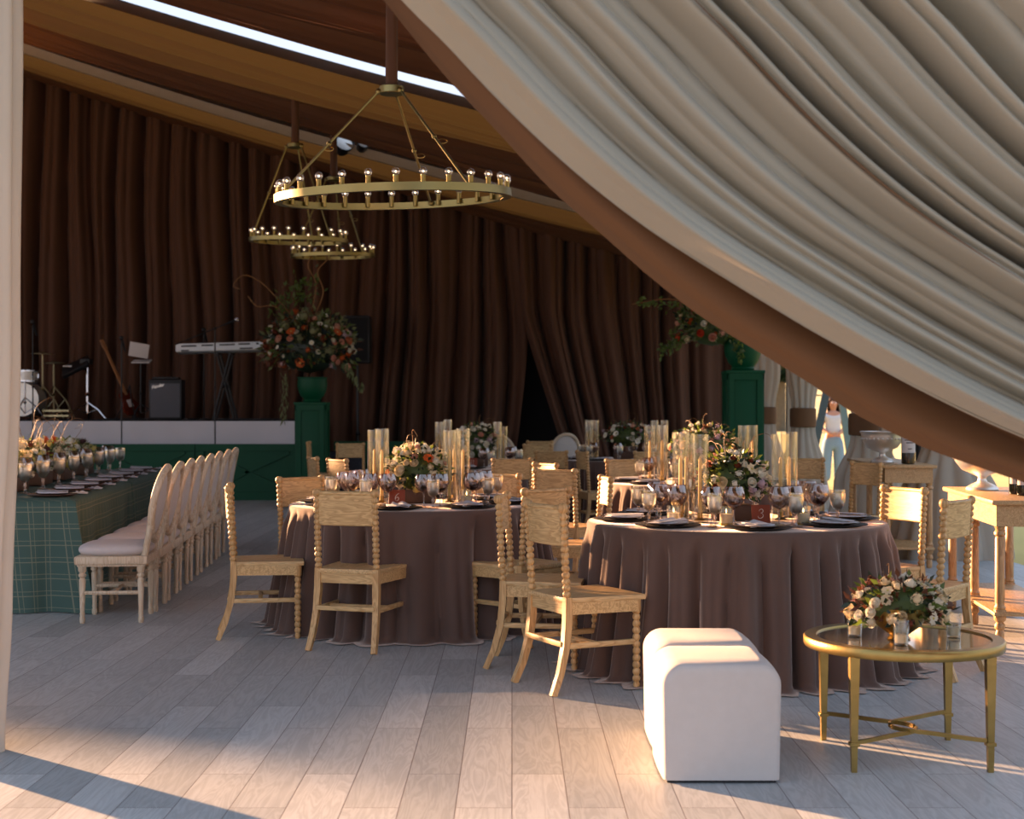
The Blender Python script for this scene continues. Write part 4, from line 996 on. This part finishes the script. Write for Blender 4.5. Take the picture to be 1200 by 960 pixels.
for s in (-1, 1):
    pts = [(s * .252, -.262, .112), (s * .19, -.225, .112), (s * .08, -.14, .112), (-s * .02, -.07, .112), (-s * .05, 0, .112), (-s * .02, .07, .112), (s * .08, .14, .112), (s * .19, .225, .112), (s * .252, .262, .112)]
    ev = spline(pts, 8); b = MB(); b.tube([ev(i / 40) + Vector((0, 0, s * .0035)) for i in range(41)], .0095, 4, sq=(1.15, .8)); b.build('curved_stretcher', M['gold'], r, ang=30)
def votive(x, y, z, label, h=.085, rr=.03, grp='glass votives on the coffee table'):
    r = empty('votive_glass', (x, y, z)); tag(r, label, 'votive glass', grp)
    b = MB(); b.lathe([(0, 0), (rr*.8, 0), (rr*.84, .004), (rr, h), (rr*.94, h), (rr*.8, .012), (0, .010)], 24); b.build('glass_cup', M['glass'], r)
    c_ = empty('votive_candle', (x, y, z + .0125)); tag(c_, 'small white candle inside the ' + label.replace('clear ', ''), 'candle', 'candles in the votive glasses')
    b = MB(); b.lathe([(0, 0), (rr*.74, 0), (rr*.74, h*.30), (rr*.6, h*.32), (0, h*.30)], 18); b.build('wax', M['candle'], c_)
    b = MB(); b.tube([(0, 0, h*.3), (0, 0, h*.42)], .001, 5); b.build('wick', M['black'], c_)
def atop(px, py, z):   # point on a horizontal plane under this picture point
    Y = (H - z) * F / (py - 480); return W(px, Y), Y
for px, py, lb in ((1001.5, 745, 'clear votive glass beside the ottoman side of the coffee table flowers'), (1056, 755, 'clear votive glass in front of the coffee table flowers'), (1117.5, 746, 'clear votive glass on the console side of the coffee table flowers')):
    x, y = atop(px, py, CZ); votive(x, y, CZ - .006, lb, h=.098, rr=.031)
# ================================================================ FLOWERS
def rose_mesh(m, ruffle=.06, seed=0, open_=1.0):
    rnd = random.Random(seed); b = MB()
    layers = [(5, 1.0, .25, .55), (5, .82, .45, .50), (4, .60, .68, .42), (3, .40, .82, .34)]
    for li, (n, rr, h, wd) in enumerate(layers):
        for k in range(n):
            a0 = 2 * pi * (k + .5 * (li % 2)) / n + rnd.uniform(-.2, .2); ww = 2 * pi / n * .66
            def fn(u, v):
                s = u * 2 - 1; th = a0 + s * ww * (.55 + .45 * sin(min(1, v * 1.2) * pi / 2)) * (1 - .25 * max(0, v - .7))
                r_ = rr * (.18 + .82 * sin(v * pi / 2)) * (1 - (.12 + .1 * li) * v ** 3) * open_ + (.10 * v ** 4 if li < 2 else 0)
                z = -.25 + (h + .30) * v ** (1.1 + .3 * li) - .06 * s * s * v + ruffle * sin(s * 5 + k) * v ** 2
                if li == 0: z -= .10 * v ** 3
                return (r_ * cos(th), r_ * sin(th), z)
            b.grid(fn, 4, 4)
    b.ball((0, 0, .3), .26, 8, (1, 1, 1.3))
    return b.mesh('rose', m, ang=70)
def open_mesh(m, mc, seed=0, n=9):
    rnd = random.Random(seed); b = MB(); b.m = 0
    for k in range(n):
        a0 = 2 * pi * k / n + rnd.uniform(-.1, .1); t0 = rnd.uniform(.1, .35)
        def fn(u, v):
            s = u * 2 - 1; w_ = .34 * sin(min(1, v * 1.05) * pi * .78 + .2); r_ = .12 + .9 * v
            return (r_ * cos(a0) - s * w_ * sin(a0), r_ * sin(a0) + s * w_ * cos(a0), t0 * v + .08 * s * s - .15 * v ** 3)
        b.grid(fn, 2, 4)
    b.m = 1; b.ball((0, 0, .10), .2, 8, (1, 1, .7)); return b.mesh('blossom', [m, mc], ang=70)
def cluster_mesh(m, seed=0, n=26):
    rnd = random.Random(seed); b = MB()
    for k in range(n):
        d = Vector((rnd.gauss(0, 1), rnd.gauss(0, 1), rnd.gauss(0, 1) + .4)).normalized() * rnd.uniform(.6, .95)
        c_ = d; q = d.orthogonal().normalized(); w_ = d.cross(q); a = rnd.uniform(0, 3); 
        for j in range(4):
            t = a + j * pi / 2; e1 = q * cos(t) + w_ * sin(t); e2 = q * cos(t + pi/2) + w_ * sin(t + pi/2)
            b.add([c_, c_ + e1 * .22 + e2 * .1 + d * .05, c_ + e1 * .3 + d * .02 + e2 * .0, c_ + e1 * .22 - e2 * .1 + d * .05], [(0, 1, 2, 3)])
    b.ball((0, 0, 0), .55, 8); return b.mesh('cluster', m, ang=70)
_bl = {}
def bloom(kind, col, var=0):
    k = (kind, col, var)
    if k not in _bl:
        m = M['pet_' + col]
        if kind == 'rose': _bl[k] = rose_mesh(m, seed=var)
        elif kind == 'ran': _bl[k] = rose_mesh(m, .02, seed=var + 20, open_=.85)
        elif kind == 'open': _bl[k] = open_mesh(m, M['pet_yellow'] if col != 'rust' else M['pet_burgundy'], var)
        else: _bl[k] = cluster_mesh(m, var)
    return _bl[k]
NAMES = {'rose': 'rose', 'ran': 'ranunculus', 'open': 'open_blossom', 'clu': 'flower_cluster'}
def leafquad(b, p, d, ln, w_, rnd):
    d = d.normalized(); s = d.cross(Vector((rnd.uniform(-1, 1), rnd.uniform(-1, 1), rnd.uniform(-.3, 1)))).normalized(); n_ = d.cross(s)
    a = p; m1 = p + d * ln * .4; e_ = p + d * ln + n_ * ln * .15
    b.add([a, m1 + s * w_ + n_ * ln * .06, e_, m1 - s * w_ + n_ * ln * .06, m1], [(0, 4, 1), (1, 4, 2), (2, 4, 3), (3, 4, 0)])
def bouquet(name, c, rad, label, seed, mix, nb, size, vase=None, nleaf=300, leafs=('leaf', 'leaf_dark'), twigs=4, tw=.22, zbias=.15, group=None, lsize=.036, extra=None, squash=1.0, parent=None):
    """c = centre of the mound of flowers; rad = (rx, ry, rz)"""
    rnd = random.Random(seed)
    r = empty(name, (c[0], c[1], c[2])); tag(r, label, 'flower arrangement', group)
    def shell(k=1.0):
        while True:
            d = Vector((rnd.gauss(0, 1), rnd.gauss(0, 1), rnd.gauss(0, 1) + zbias)).normalized()
            if d.z > -.55: break
        return d, Vector((d.x * rad[0] * k, d.y * rad[1] * k, d.z * rad[2] * k))
    placed = []
    for i in range(nb):
        kind, col, sz = mix[rnd.randrange(len(mix))]
        for _ in range(30):
            d, p = shell(rnd.uniform(.86, 1.08)); s = 1.15 * size * sz * rnd.uniform(.6, 1.15)
            if all((p - q).length > (s + t) * .72 for q, t in placed): break
        placed.append((p, s))
        dd = Vector((d.x, d.y, d.z + .25)).normalized()
        rot = Vector((0, 0, 1)).rotation_difference(dd).to_matrix().to_4x4() @ Matrix.Rotation(rnd.uniform(0, 6), 4, 'Z')
        inst(NAMES[kind], bloom(kind, col, rnd.randrange(2)), r, p - dd * s * .2, rot.to_euler(), s)
    for li, lm in enumerate(leafs):
        b = MB()
        for i in range(nleaf // len(leafs)):
            d, p = shell(rnd.uniform(.4, 1.08)); dd = (d + Vector((rnd.uniform(-.6, .6), rnd.uniform(-.6, .6), rnd.uniform(-.5, .4)))).normalized()
            leafquad(b, p, dd, lsize * rnd.uniform(.7, 1.4), lsize * .28, rnd)
        if li == 0: b.ball((0, 0, 0), 1, 12, (rad[0] * .7, rad[1] * .7, rad[2] * .7))
        b.build('foliage', M[lm], r, ang=80)
    if twigs:
        for i in range(twigs):
            a = rnd.uniform(0, 6.28); q = Vector((cos(a) * rad[0] * .3, sin(a) * rad[1] * .3, rad[2] * .5)); pts = [q]; ln = tw * rnd.uniform(.7, 1.2)
            hd = Vector((cos(a) * .5, sin(a) * .5, 1)).normalized(); rot = rnd.choice((-1, 1))
            for k in range(14):
                hd = (Matrix.Rotation(rot * (.18 + .42 * (k / 14)) * rnd.uniform(.3, 1.6), 4, Vector((sin(a) , -cos(a), .3))) @ hd).normalized() if k > 5 else (hd + Vector((rnd.uniform(-.2, .2), rnd.uniform(-.2, .2), 0))).normalized()
                q = q + hd * ln / 11; pts.append(q)
            b = MB(); b.tube(pts, [.0026 * (1 - .6 * k / 14) * (size / .035) ** .5 for k in range(len(pts))], 5); b.build('curly_twig', M['twig'], r)
    if extra: extra(r, rnd)
    if vase:
        vm, prof = vase; b = MB(); b.lathe(prof, 28); b.build('vase', M[vm], r)
    return r
MIXW = [('rose', 'white', 1), ('rose', 'cream', .95), ('ran', 'white', .8), ('open', 'white', .9), ('clu', 'lilac', .9), ('ran', 'blush', .75), ('open', 'cream', .7), ('clu', 'white', .8), ('ran', 'rust', .6), ('rose', 'white', .9)]
MIX6 = [('clu', 'cream', 1), ('rose', 'white', .9), ('ran', 'white', .8), ('open', 'orange', .8), ('ran', 'blush', .7), ('open', 'white', .9), ('clu', 'yellow', .8), ('ran', 'cream', .8), ('clu', 'white', .9), ('rose', 'cream', .9)]
def trough(rad, z0, h):
    return None
def centerpiece(T, dx, dy, rx, ry, rz, zc, label, seed, mix, nb=34, twigs=5, **kw):
    def ex(r, rnd):
        b = MB(); hz = zc - .75
        b.box((0, 0, -hz + .045), (rx * 1.1, ry * .8, .085), bev=.01); b.build('trough', M['terracotta'], r, ang=30)
    return bouquet('flower_centerpiece', (T[0] + dx, T[1] + dy, zc), (rx, ry, rz), label, seed, mix, int(nb * 1.6), .037, None, 700, ('leaf', 'leaf_dark'), twigs, .24, group='low flower centrepieces on the round tables', extra=ex, **kw)
centerpiece(T3, -.02, -.02, .19, .17, .155, .955, 'white roses and greenery in a rust trough behind card 3', 51, MIXW, 40, 5)
centerpiece(T6, .02, -.02, .20, .17, .17, .945, 'cream and orange flower mound behind card 6', 52, MIX6, 42, 4)
centerpiece(T11, .05, .0, .22, .18, .21, .98, 'tall mound of white and pink flowers behind card 11', 53, MIXW + [('rose', 'blush', 1.1), ('clu', 'orange', .6)], 40, 5)
centerpiece(TB, .02, .0, .27, .2, .20, 1.02, 'blossom mound rising just over the card 3 flowers, on the middle table', 54, MIXW + [('ran', 'rust', .8)], 44, 6)
centerpiece(TC, .02, 0, .30, .22, .17, 1.02, 'white and peach flower mound on the farthest round table', 55, MIXW + [('ran', 'peach', 1), ('clu', 'blush', .8)], 40, 4)
# coffee table bowl of flowers
def exb(r, rnd):
    b = MB(); b.lathe([(0, -.125), (.04, -.125), (.045, -.12), (.03, -.108), (.045, -.10), (.085, -.07), (.105, -.03), (.11, .0), (.103, 0), (.095, -.03), (.07, -.07), (0, -.09)], 32); b.build('gold_bowl', M['gold'], r)
MIXC = [('ran', 'cream', 1.1), ('ran', 'white', 1), ('rose', 'blush', .9), ('clu', 'rust', .7), ('clu', 'cream', .9), ('open', 'white', .8), ('open', 'cream', .7), ('ran', 'white', .9), ('ran', 'cream', .8)]
bouquet('flower_bowl', (CX - .025, CY - .03, CZ + .118), (.185, .15, .115), 'cream and blush flowers in a gold bowl on the coffee table', 61, MIXC, 56, .031, None, 480, ('leaf', 'leaf_dark', 'leaf_rust'), 2, .12, lsize=.036, extra=exb)
# urn arrangements
MIXO = [('rose', 'peach', .9), ('clu', 'orange', .8), ('clu', 'rust', 1.1), ('clu', 'sage', 1.2), ('ran', 'white', .6), ('rose', 'blush', .8), ('clu', 'sage', 1.1), ('ran', 'white', .5), ('open', 'white', .5), ('clu', 'lilac', .7), ('open', 'orange', .7)]
def ex1(r, rnd):
    b = MB()
    for k in range(60):   # trailing vine and drooping grasses
        p = Vector((-.35, -.1, -.35 - k * .012)); leafquad(b, p + Vector((rnd.uniform(-.05, .05), rnd.uniform(-.05, .05), 0)), Vector((rnd.uniform(-.4, .4), 0, -1)), .08, .014, rnd)
    for k in range(50):
        p = Vector((.5 + k * .006, -.1, -.2 - k * .008)); leafquad(b, p + Vector((rnd.uniform(-.05, .05), rnd.uniform(-.05, .05), 0)), Vector((rnd.uniform(-.4, .4), 0, -1)), .08, .02, rnd)
    b.build('trailing_vine', M['sage'], r)
    for pts in ([(-.2, 0, .4), (-.45, 0, .7), (-.7, 0, .95), (-.95, 0, 1.05), (-1.1, 0, .9), (-1.0, 0, .85)], [(-.15, 0, .35), (-.5, 0, .6), (-.75, 0, .6), (-.9, .1, .75)], [(.0, 0, .4), (.1, 0, .9), (-.02, 0, 1.2), (.12, 0, 1.45)], [(.05, 0, .4), (.2, 0, .8), (.12, 0, 1.1), (.25, .1, 1.3), (.15, 0, 1.4)]):
        ev = spline(pts, 8); b = MB(); b.tube([ev(i / 24) for i in range(25)], .010, 5); b.build('curly_twig', M['twig'], r)
    b = MB()
    for k in range(160):
        t = rnd.random(); p = Vector((-.45 + .5 * t + rnd.gauss(0, .09), rnd.gauss(0, .1), .35 + .55 * (1 - abs(t - .8)) + rnd.gauss(0, .1))); leafquad(b, p, Vector((rnd.gauss(0, 1), rnd.gauss(0, 1), 1)), .1, .022, rnd)
    b.build('foliage', M['leaf'], r)
c1 = (W(363, 21.0), 20.95, ZZ(408, 21.0))
bouquet('urn_flowers', c1, (.66, .42, .52), 'tall loose arrangement of peach and orange flowers in the urn by the stage', 71, MIXO, 130, .078, None, 1000, ('leaf_dark', 'leaf', 'leaf_rust', 'sage'), 0, lsize=.11, extra=ex1)
def ex2(r, rnd):
    for (s0, e_, n_) in (((-.2, 0, .3), (-.95, .1, .32), 60), ((-.3, 0, -.1), (-.65, 0, -.32), 90), ((-.3, 0, .3), (-.5, 0, -.2), 80), ((.2, -.2, 0), (.35, -.25, -.4), 70)):
        b = MB()
        for k in range(n_):
            t = rnd.random(); p = Vector(s0).lerp(Vector(e_), t) + Vector((rnd.gauss(0, .035), rnd.gauss(0, .04), rnd.gauss(0, .035)))
            leafquad(b, p, Vector(e_) - Vector(s0) + Vector((rnd.gauss(0, .5), rnd.gauss(0, .4), rnd.gauss(0, .5))), .07, .02, rnd)
        b.build('hanging_foliage', M['leaf'], r)
    ev = spline([(-.1, 0, .2), (-.5, .05, .36), (-1.0, .1, .3)], 8); b = MB(); b.tube([ev(i / 12) for i in range(13)], .008, 5); b.build('branch', M['twig'], r)
c2 = (W(833, 18.5), 18.42, ZZ(384, 18.5))
bouquet('urn_flowers', c2, (.44, .32, .34), 'trailing pink and white flowers in the urn on the taller pedestal', 72, [('rose', 'blush', 1), ('rose', 'coral', .8), ('rose', 'white', .9), ('clu', 'blush', .8), ('ran', 'orange', .7), ('clu', 'cream', .8), ('rose', 'peach', .9)], 60, .064, None, 650, ('leaf', 'leaf_dark', 'sage'), 0, lsize=.08, extra=ex2)
# long table: a row of low boxes of flowers down the middle
MIXL = [('clu', 'yellow', 1.1), ('clu', 'cream', 1.2), ('rose', 'white', .9), ('open', 'white', .8), ('clu', 'white', 1), ('ran', 'cream', .8)]
for k, (yy, hh, lb, mx) in enumerate(((.9, .15, 'pale yellow flower mound at the entrance end of the plaid table', MIXL), (1.75, .17, 'cream flower mound with rust blooms, second along the plaid table', MIXL + [('clu', 'rust', .9), ('rose', 'burgundy', 1)]), (2.65, .16, 'flower mound with orange blooms at the middle of the plaid table', MIXL + [('open', 'orange', .9), ('clu', 'orange', .8)]), (3.6, .14, 'white and burgundy flower mound at the stage end of the plaid table', MIXL + [('clu', 'burgundy', 1)]))):
    x, y = LT(-.70, yy)
    def exl(r, rnd):
        b = MB(); b.box((0, 0, -.13), (.34, .42, .10), rz=LA, bev=.01); b.build('trough', M['terracotta'], r, ang=30)
    bouquet('flower_centerpiece', (x, y, .935), (.17, .36, hh), lb, 81 + k, mx, 52, .044, None, 340, ('leaf', 'sage'), 5 if k in (1, 2) else 2, .36, group='flower mounds along the plaid table', extra=exl)

# ================================================================ TABLEWARE
def mk(name, parts):
    r = empty(name)
    for nm, b, m in parts:
        b.build(nm, M[m], r, ang=50)
    return Proto(r)
def L(prof, seg=24, **k): b = MB(); b.lathe(prof, seg, **k); return b
wine = mk('wine_glass', [('bowl', L([(.006, .085), (.03, .098), (.049, .12), (.057, .145), (.054, .17), (.044, .20), (.043, .20), (.053, .17), (.0558, .145), (.045, .121), (.029, .0995), (0, .088)]), 'smoke_glass'),
     ('stem', L([(0, 0), (.034, 0), (.034, .002), (.010, .006), (.0045, .014), (.0035, .05), (.005, .082), (.007, .088), (0, .09)]), 'smoke_glass')])
winef = mk('wine_glass', [('bowl', L([(.006, .085), (.03, .098), (.049, .12), (.057, .145), (.054, .17), (.044, .20), (.043, .20), (.053, .17), (.0558, .145), (.045, .121), (.029, .0995), (0, .088)]), 'smoke_glass'),
     ('stem', L([(0, 0), (.034, 0), (.034, .002), (.010, .006), (.0045, .014), (.0035, .05), (.005, .082), (.007, .088), (0, .09)]), 'smoke_glass'),
     ('wine', L([(0, .089), (.028, .100), (.040, .112), (0, .112)]), 'wine')])
goblet = mk('water_goblet', [('bowl', L([(.006, .055), (.022, .066), (.032, .09), (.035, .12), (.034, .15), (.033, .15), (.0338, .12), (.0308, .091), (.021, .068), (0, .058)]), 'glass'),
     ('stem', L([(0, 0), (.032, 0), (.032, .002), (.010, .006), (.005, .012), (.0055, .03), (.009, .042), (.005, .05), (.007, .058), (0, .06)]), 'smoke_glass'),
     ('water', L([(0, .059), (.0205, .0685), (.0303, .091), (.033, .12), (.033, .133), (0, .133)]), 'water')])
def napk():
    b = MB(); b.box((0, .0, .005), (.13, .20, .008), bev=.003); b.box((.02, .02, .011), (.09, .17, .006), rz=.15, bev=.002)
    def fn(u, v): return (-.045 + .09 * u + .02 * v, -.10 + .2 * v, .016 + .004 * sin(u * 9 + v * 2) * (.4 + v) + .004 * v)
    b.grid(fn, 14, 8); return b
setting = mk('dinner_plate', [('charger', L([(0, 0), (.12, 0), (.165, .010), (.168, .012), (.165, .014), (.12, .006), (0, .006)], 36), 'charger'), ('plate', L([(0, .006), (.075, .006), (.08, .010), (.128, .022), (.13, .024), (.126, .025), (.078, .014), (0, .012)], 36), 'plate')])
napkin = mk('napkin', [('cloth', napk(), 'napkin')])
cyl = mk('glass_cylinder', [('tube', L([(0, 0), (.043, 0), (.045, .003), (.045, .46), (.0425, .46), (.0425, .008), (0, .008)], 28), 'amber_glass')])
taper = mk('taper_candle', [('wax', L([(0, 0), (.011, 0), (.011, .02), (.0085, .29), (.004, .305), (0, .307)], 12), 'taper'), ('holder', L([(0, -.022), (.028, -.022), (.03, -.018), (.014, -.008), (.014, .02), (.011, .02), (.011, -.002), (0, -.002)], 16), 'gold')])
vot = mk('votive_candle', [('glass_cup', L([(0, 0), (.033, 0), (.036, .004), (.036, .095), (.034, .095), (.033, .008), (0, .006)], 20), 'glass'), ('wax', L([(0, .007), (.0315, .007), (.0315, .058), (0, .056)], 18), 'candle'), ('flame', L([(0, .060), (.003, .066), (.0035, .072), (0, .085)], 8), 'flame'), ('gold_base', L([(0, .0), (.038, 0), (.038, .012), (0, .012)], 20), 'gold')])
def digits(ch):
    s = []
    if ch == '3': s = [[(-.010, .030), (-.006, .037), (.003, .040), (.010, .035), (.009, .026), (.001, .021), (-.003, .020), (.004, .019), (.010, .012), (.009, .003), (.0, -.004), (-.010, -.004), (-.016, .002), (-.014, .007)]]
    if ch == '6': s = [[(.012, .040), (.002, .034), (-.007, .022), (-.010, .008), (-.005, -.002), (.004, -.002), (.010, .006), (.009, .015), (.002, .018), (-.006, .012), (-.010, .004)]]
    if ch == '11': s = [[(-.016, .030), (-.008, .040), (-.012, .018), (-.015, -.004)], [(.004, .030), (.012, .040), (.008, .018), (.005, -.004)]]
    return s
def card(x, y, rz, ch, label):
    r = empty('number_card', (x, y, .752), rz); tag(r, label, 'table number card', 'rust number cards'); r.rotation_euler = (R(-8), 0, rz)
    b = MB(); b.box((0, 0, .05), (.098, .006, .10), bev=.0025); b.build('card', M['card'], r, ang=30)
    b = MB(); b.box((0, .012, .006), (.06, .03, .012), bev=.003); b.build('foot', M['card'], r, ang=30)
    b = MB()
    for st in digits(ch):
        ev = spline([(p[0] * 1.05, -.0042, .036 + p[1] * 1.05) for p in st], 6); n = 26
        b.tube([ev(i / n) for i in range(n + 1)], [.0007 + .0011 * abs(sin(pi * i / n * 2)) for i in range(n + 1)], 6)
    tag(b.build('numeral', M['ink'], r), 'white handwritten numeral ' + ch)
DIRS = [(270, 'at its front edge'), (315, 'at front, console side'), (0, 'at its console-side edge'), (45, 'at the far edge, console side'), (90, 'at its far edge'), (135, 'at the far edge, stage side'), (180, 'at its stage-side edge'), (225, 'at front, stage side')]
def lay(T, tname, rot, seed, only=None, two=False):
    rnd = random.Random(seed)
    for i, (a, dn) in enumerate(DIRS):
        if only and i not in only: continue
        an = R(a + rot); u = Vector((cos(an), sin(an), 0)); t = Vector((-sin(an), cos(an), 0)); c = Vector((T[0], T[1], .7515))
        p = c + u * .595; setting.put(p, an, f'dark plate {dn}, {tname}', 'plate', 'plates on the round tables')
        p2 = p + t * rnd.uniform(-.02, .02) + Vector((0, 0, .0155)); napkin.put(p2, an + rnd.uniform(-.3, .3) + pi / 2, f'pale napkin on plate {dn}, {tname}', 'napkin', 'napkins on the round tables')
        k = wine if i % 3 == 0 else winef
        p = c + u * .42 + t * .14; k.put(p, an, f'smoky balloon wine glass {dn}, {tname}', 'wine glass', 'wine glasses on the round tables')
        if two: p = c + u * .345 + t * .225; (wine if k is winef else winef).put(p, an, f'inner smoky wine glass {dn}, {tname}', 'wine glass', 'wine glasses on the round tables')
        p = c + u * .49 + t * .21; goblet.put(p, an, f'clear water goblet {dn}, {tname}', 'water goblet', 'water goblets on the round tables', sc=1.15)
def candles(T, tname, spots, vs=()):
    for k, (dx, dy, sc, w_) in enumerate(spots):
        p = (T[0] + dx, T[1] + dy, .7515)
        cyl.put(p, 0, f'glass cylinder {w_}, {tname}', 'glass cylinder', 'glass candle cylinders', sc=(1, 1, sc))
        taper.put((p[0], p[1], p[2] + .032), 0, f'mustard taper {w_}, {tname}', 'candle', 'taper candles in glass cylinders')
    for dx, dy, w_ in vs: vot.put((T[0] + dx, T[1] + dy, .7515), 0, f'lit white votive candle {w_}, {tname}', 'candle', 'votive candles on the round tables')
lay(T3, 'card 3 table', 2, 1, two=True); lay(T6, 'card 6 table', -8, 2, two=True); lay(T11, 'card 11 table', 0, 3); lay(TB, 'middle round table', -8, 4); lay(TC, 'farthest round table', 10, 5, only=(0, 1, 6, 7, 5, 3))
S5 = [(-.30, -.06, 1.02, 'on the stage side of the flowers'), (-.21, -.16, 1.0, 'close by the front of the flowers, stage side'), (-.25, .10, 1.0, 'behind the flowers, stage side'), (.22, -.10, 1.0, 'on the console side of the flowers'), (.29, .03, 1.02, 'outermost on the console side of the flowers')]
S6 = [(-.26, .02, 1.0, 'on the stage side of the flowers'), (-.20, -.12, 1.02, 'close by the front of the flowers, stage side'), (.22, -.10, 1.0, 'on the console side of the flowers'), (.30, .02, 1.02, 'outermost on the console side of the flowers'), (.24, .13, .98, 'behind the flowers, console side')]
candles(T3, 'card 3 table', S5, [(-.36, -.27, 'on the stage side'), (.30, -.30, 'on the console side'), (-.10, -.34, 'at the front of the trough')])
candles(T6, 'card 6 table', S6, [(.33, -.22, 'on the console side'), (-.33, -.18, 'on the stage side')])
candles(T11, 'card 11 table', [(-.33, -.05, 1, 'on the stage side of the flowers'), (-.25, .1, 1.05, 'behind the flowers, stage side'), (.27, -.05, 1, 'on the console side of the flowers'), (.33, .05, .9, 'outermost on the console side of the flowers')], [(.3, -.3, 'on the console side')])
candles(TB, 'middle round table', [(-.42, .0, 1, 'on the stage side of the flowers'), (-.33, -.1, 1, 'close by the front of the flowers, stage side'), (-.30, .14, 1, 'behind the flowers, stage side'), (.33, -.08, 1, 'on the console side of the flowers'), (.42, .04, 1, 'outermost on the console side of the flowers')])
candles(TC, 'farthest round table', [(-.44, 0, 1, 'on the stage side of the flowers'), (-.36, .12, 1, 'behind the flowers, stage side'), (.33, -.1, 1, 'on the console side of the flowers'), (.46, .02, 1, 'outermost on the console side of the flowers')])
card(T3[0] + .085, T3[1] - .30, R(6), '3', 'rust-brown card with a white numeral 3 in front of the white roses')
card(T6[0] - .09, T6[1] - .33, R(-4), '6', 'rust-brown card with a white numeral 6 in front of the cream and orange flowers')
card(T11[0] + .02, T11[1] - .33, R(4), '11', 'small rust-brown card with a white numeral 11 on a farther table')
# long table settings, on the chair side
rplate = mk('dinner_plate', [('charger', L([(0, 0), (.13, 0), (.165, .010), (.168, .013), (.162, .015), (.12, .007), (0, .006)], 32), 'brown_plate'), ('plate', L([(0, .007), (.08, .007), (.125, .020), (.128, .023), (.08, .014), (0, .013)], 32), 'plate')])
ordn = ['first', 'second', 'third', 'fourth', 'fifth', 'sixth', 'seventh', 'eighth']
for i in range(8):
    yy = .30 + i * .60; od = ordn[i] + ' place from the entrance on the plaid table'
    x, y = LT(-.20, yy); rplate.put((x, y, .7515), 0, f'rust-brown plate at the {od}', 'plate', 'plates on the plaid table')
    napkin.put((x - .0, y, .767), LA + pi / 2 + .2, f'folded pale napkin at the {od}', 'napkin', 'napkins on the plaid table')
    x, y = LT(-.07, yy + .27); napkin.put((x, y, .7515), LA + .3, f'loose pale napkin at the {od}', 'napkin', 'loose napkins on the plaid table', sc=(.7, .6, .7))
    x, y = LT(-.45, yy - .0 + .3); goblet.put((x, y, .7515), 0, f'clear water goblet at the {od}', 'water goblet', 'water goblets on the plaid table', sc=1.4)
    x, y = LT(-.53, yy + .06); (wine if i % 2 else winef).put((x, y, .7515), 0, f'smoky balloon wine glass at the {od}', 'wine glass', 'wine glasses on the plaid table', sc=1.2)
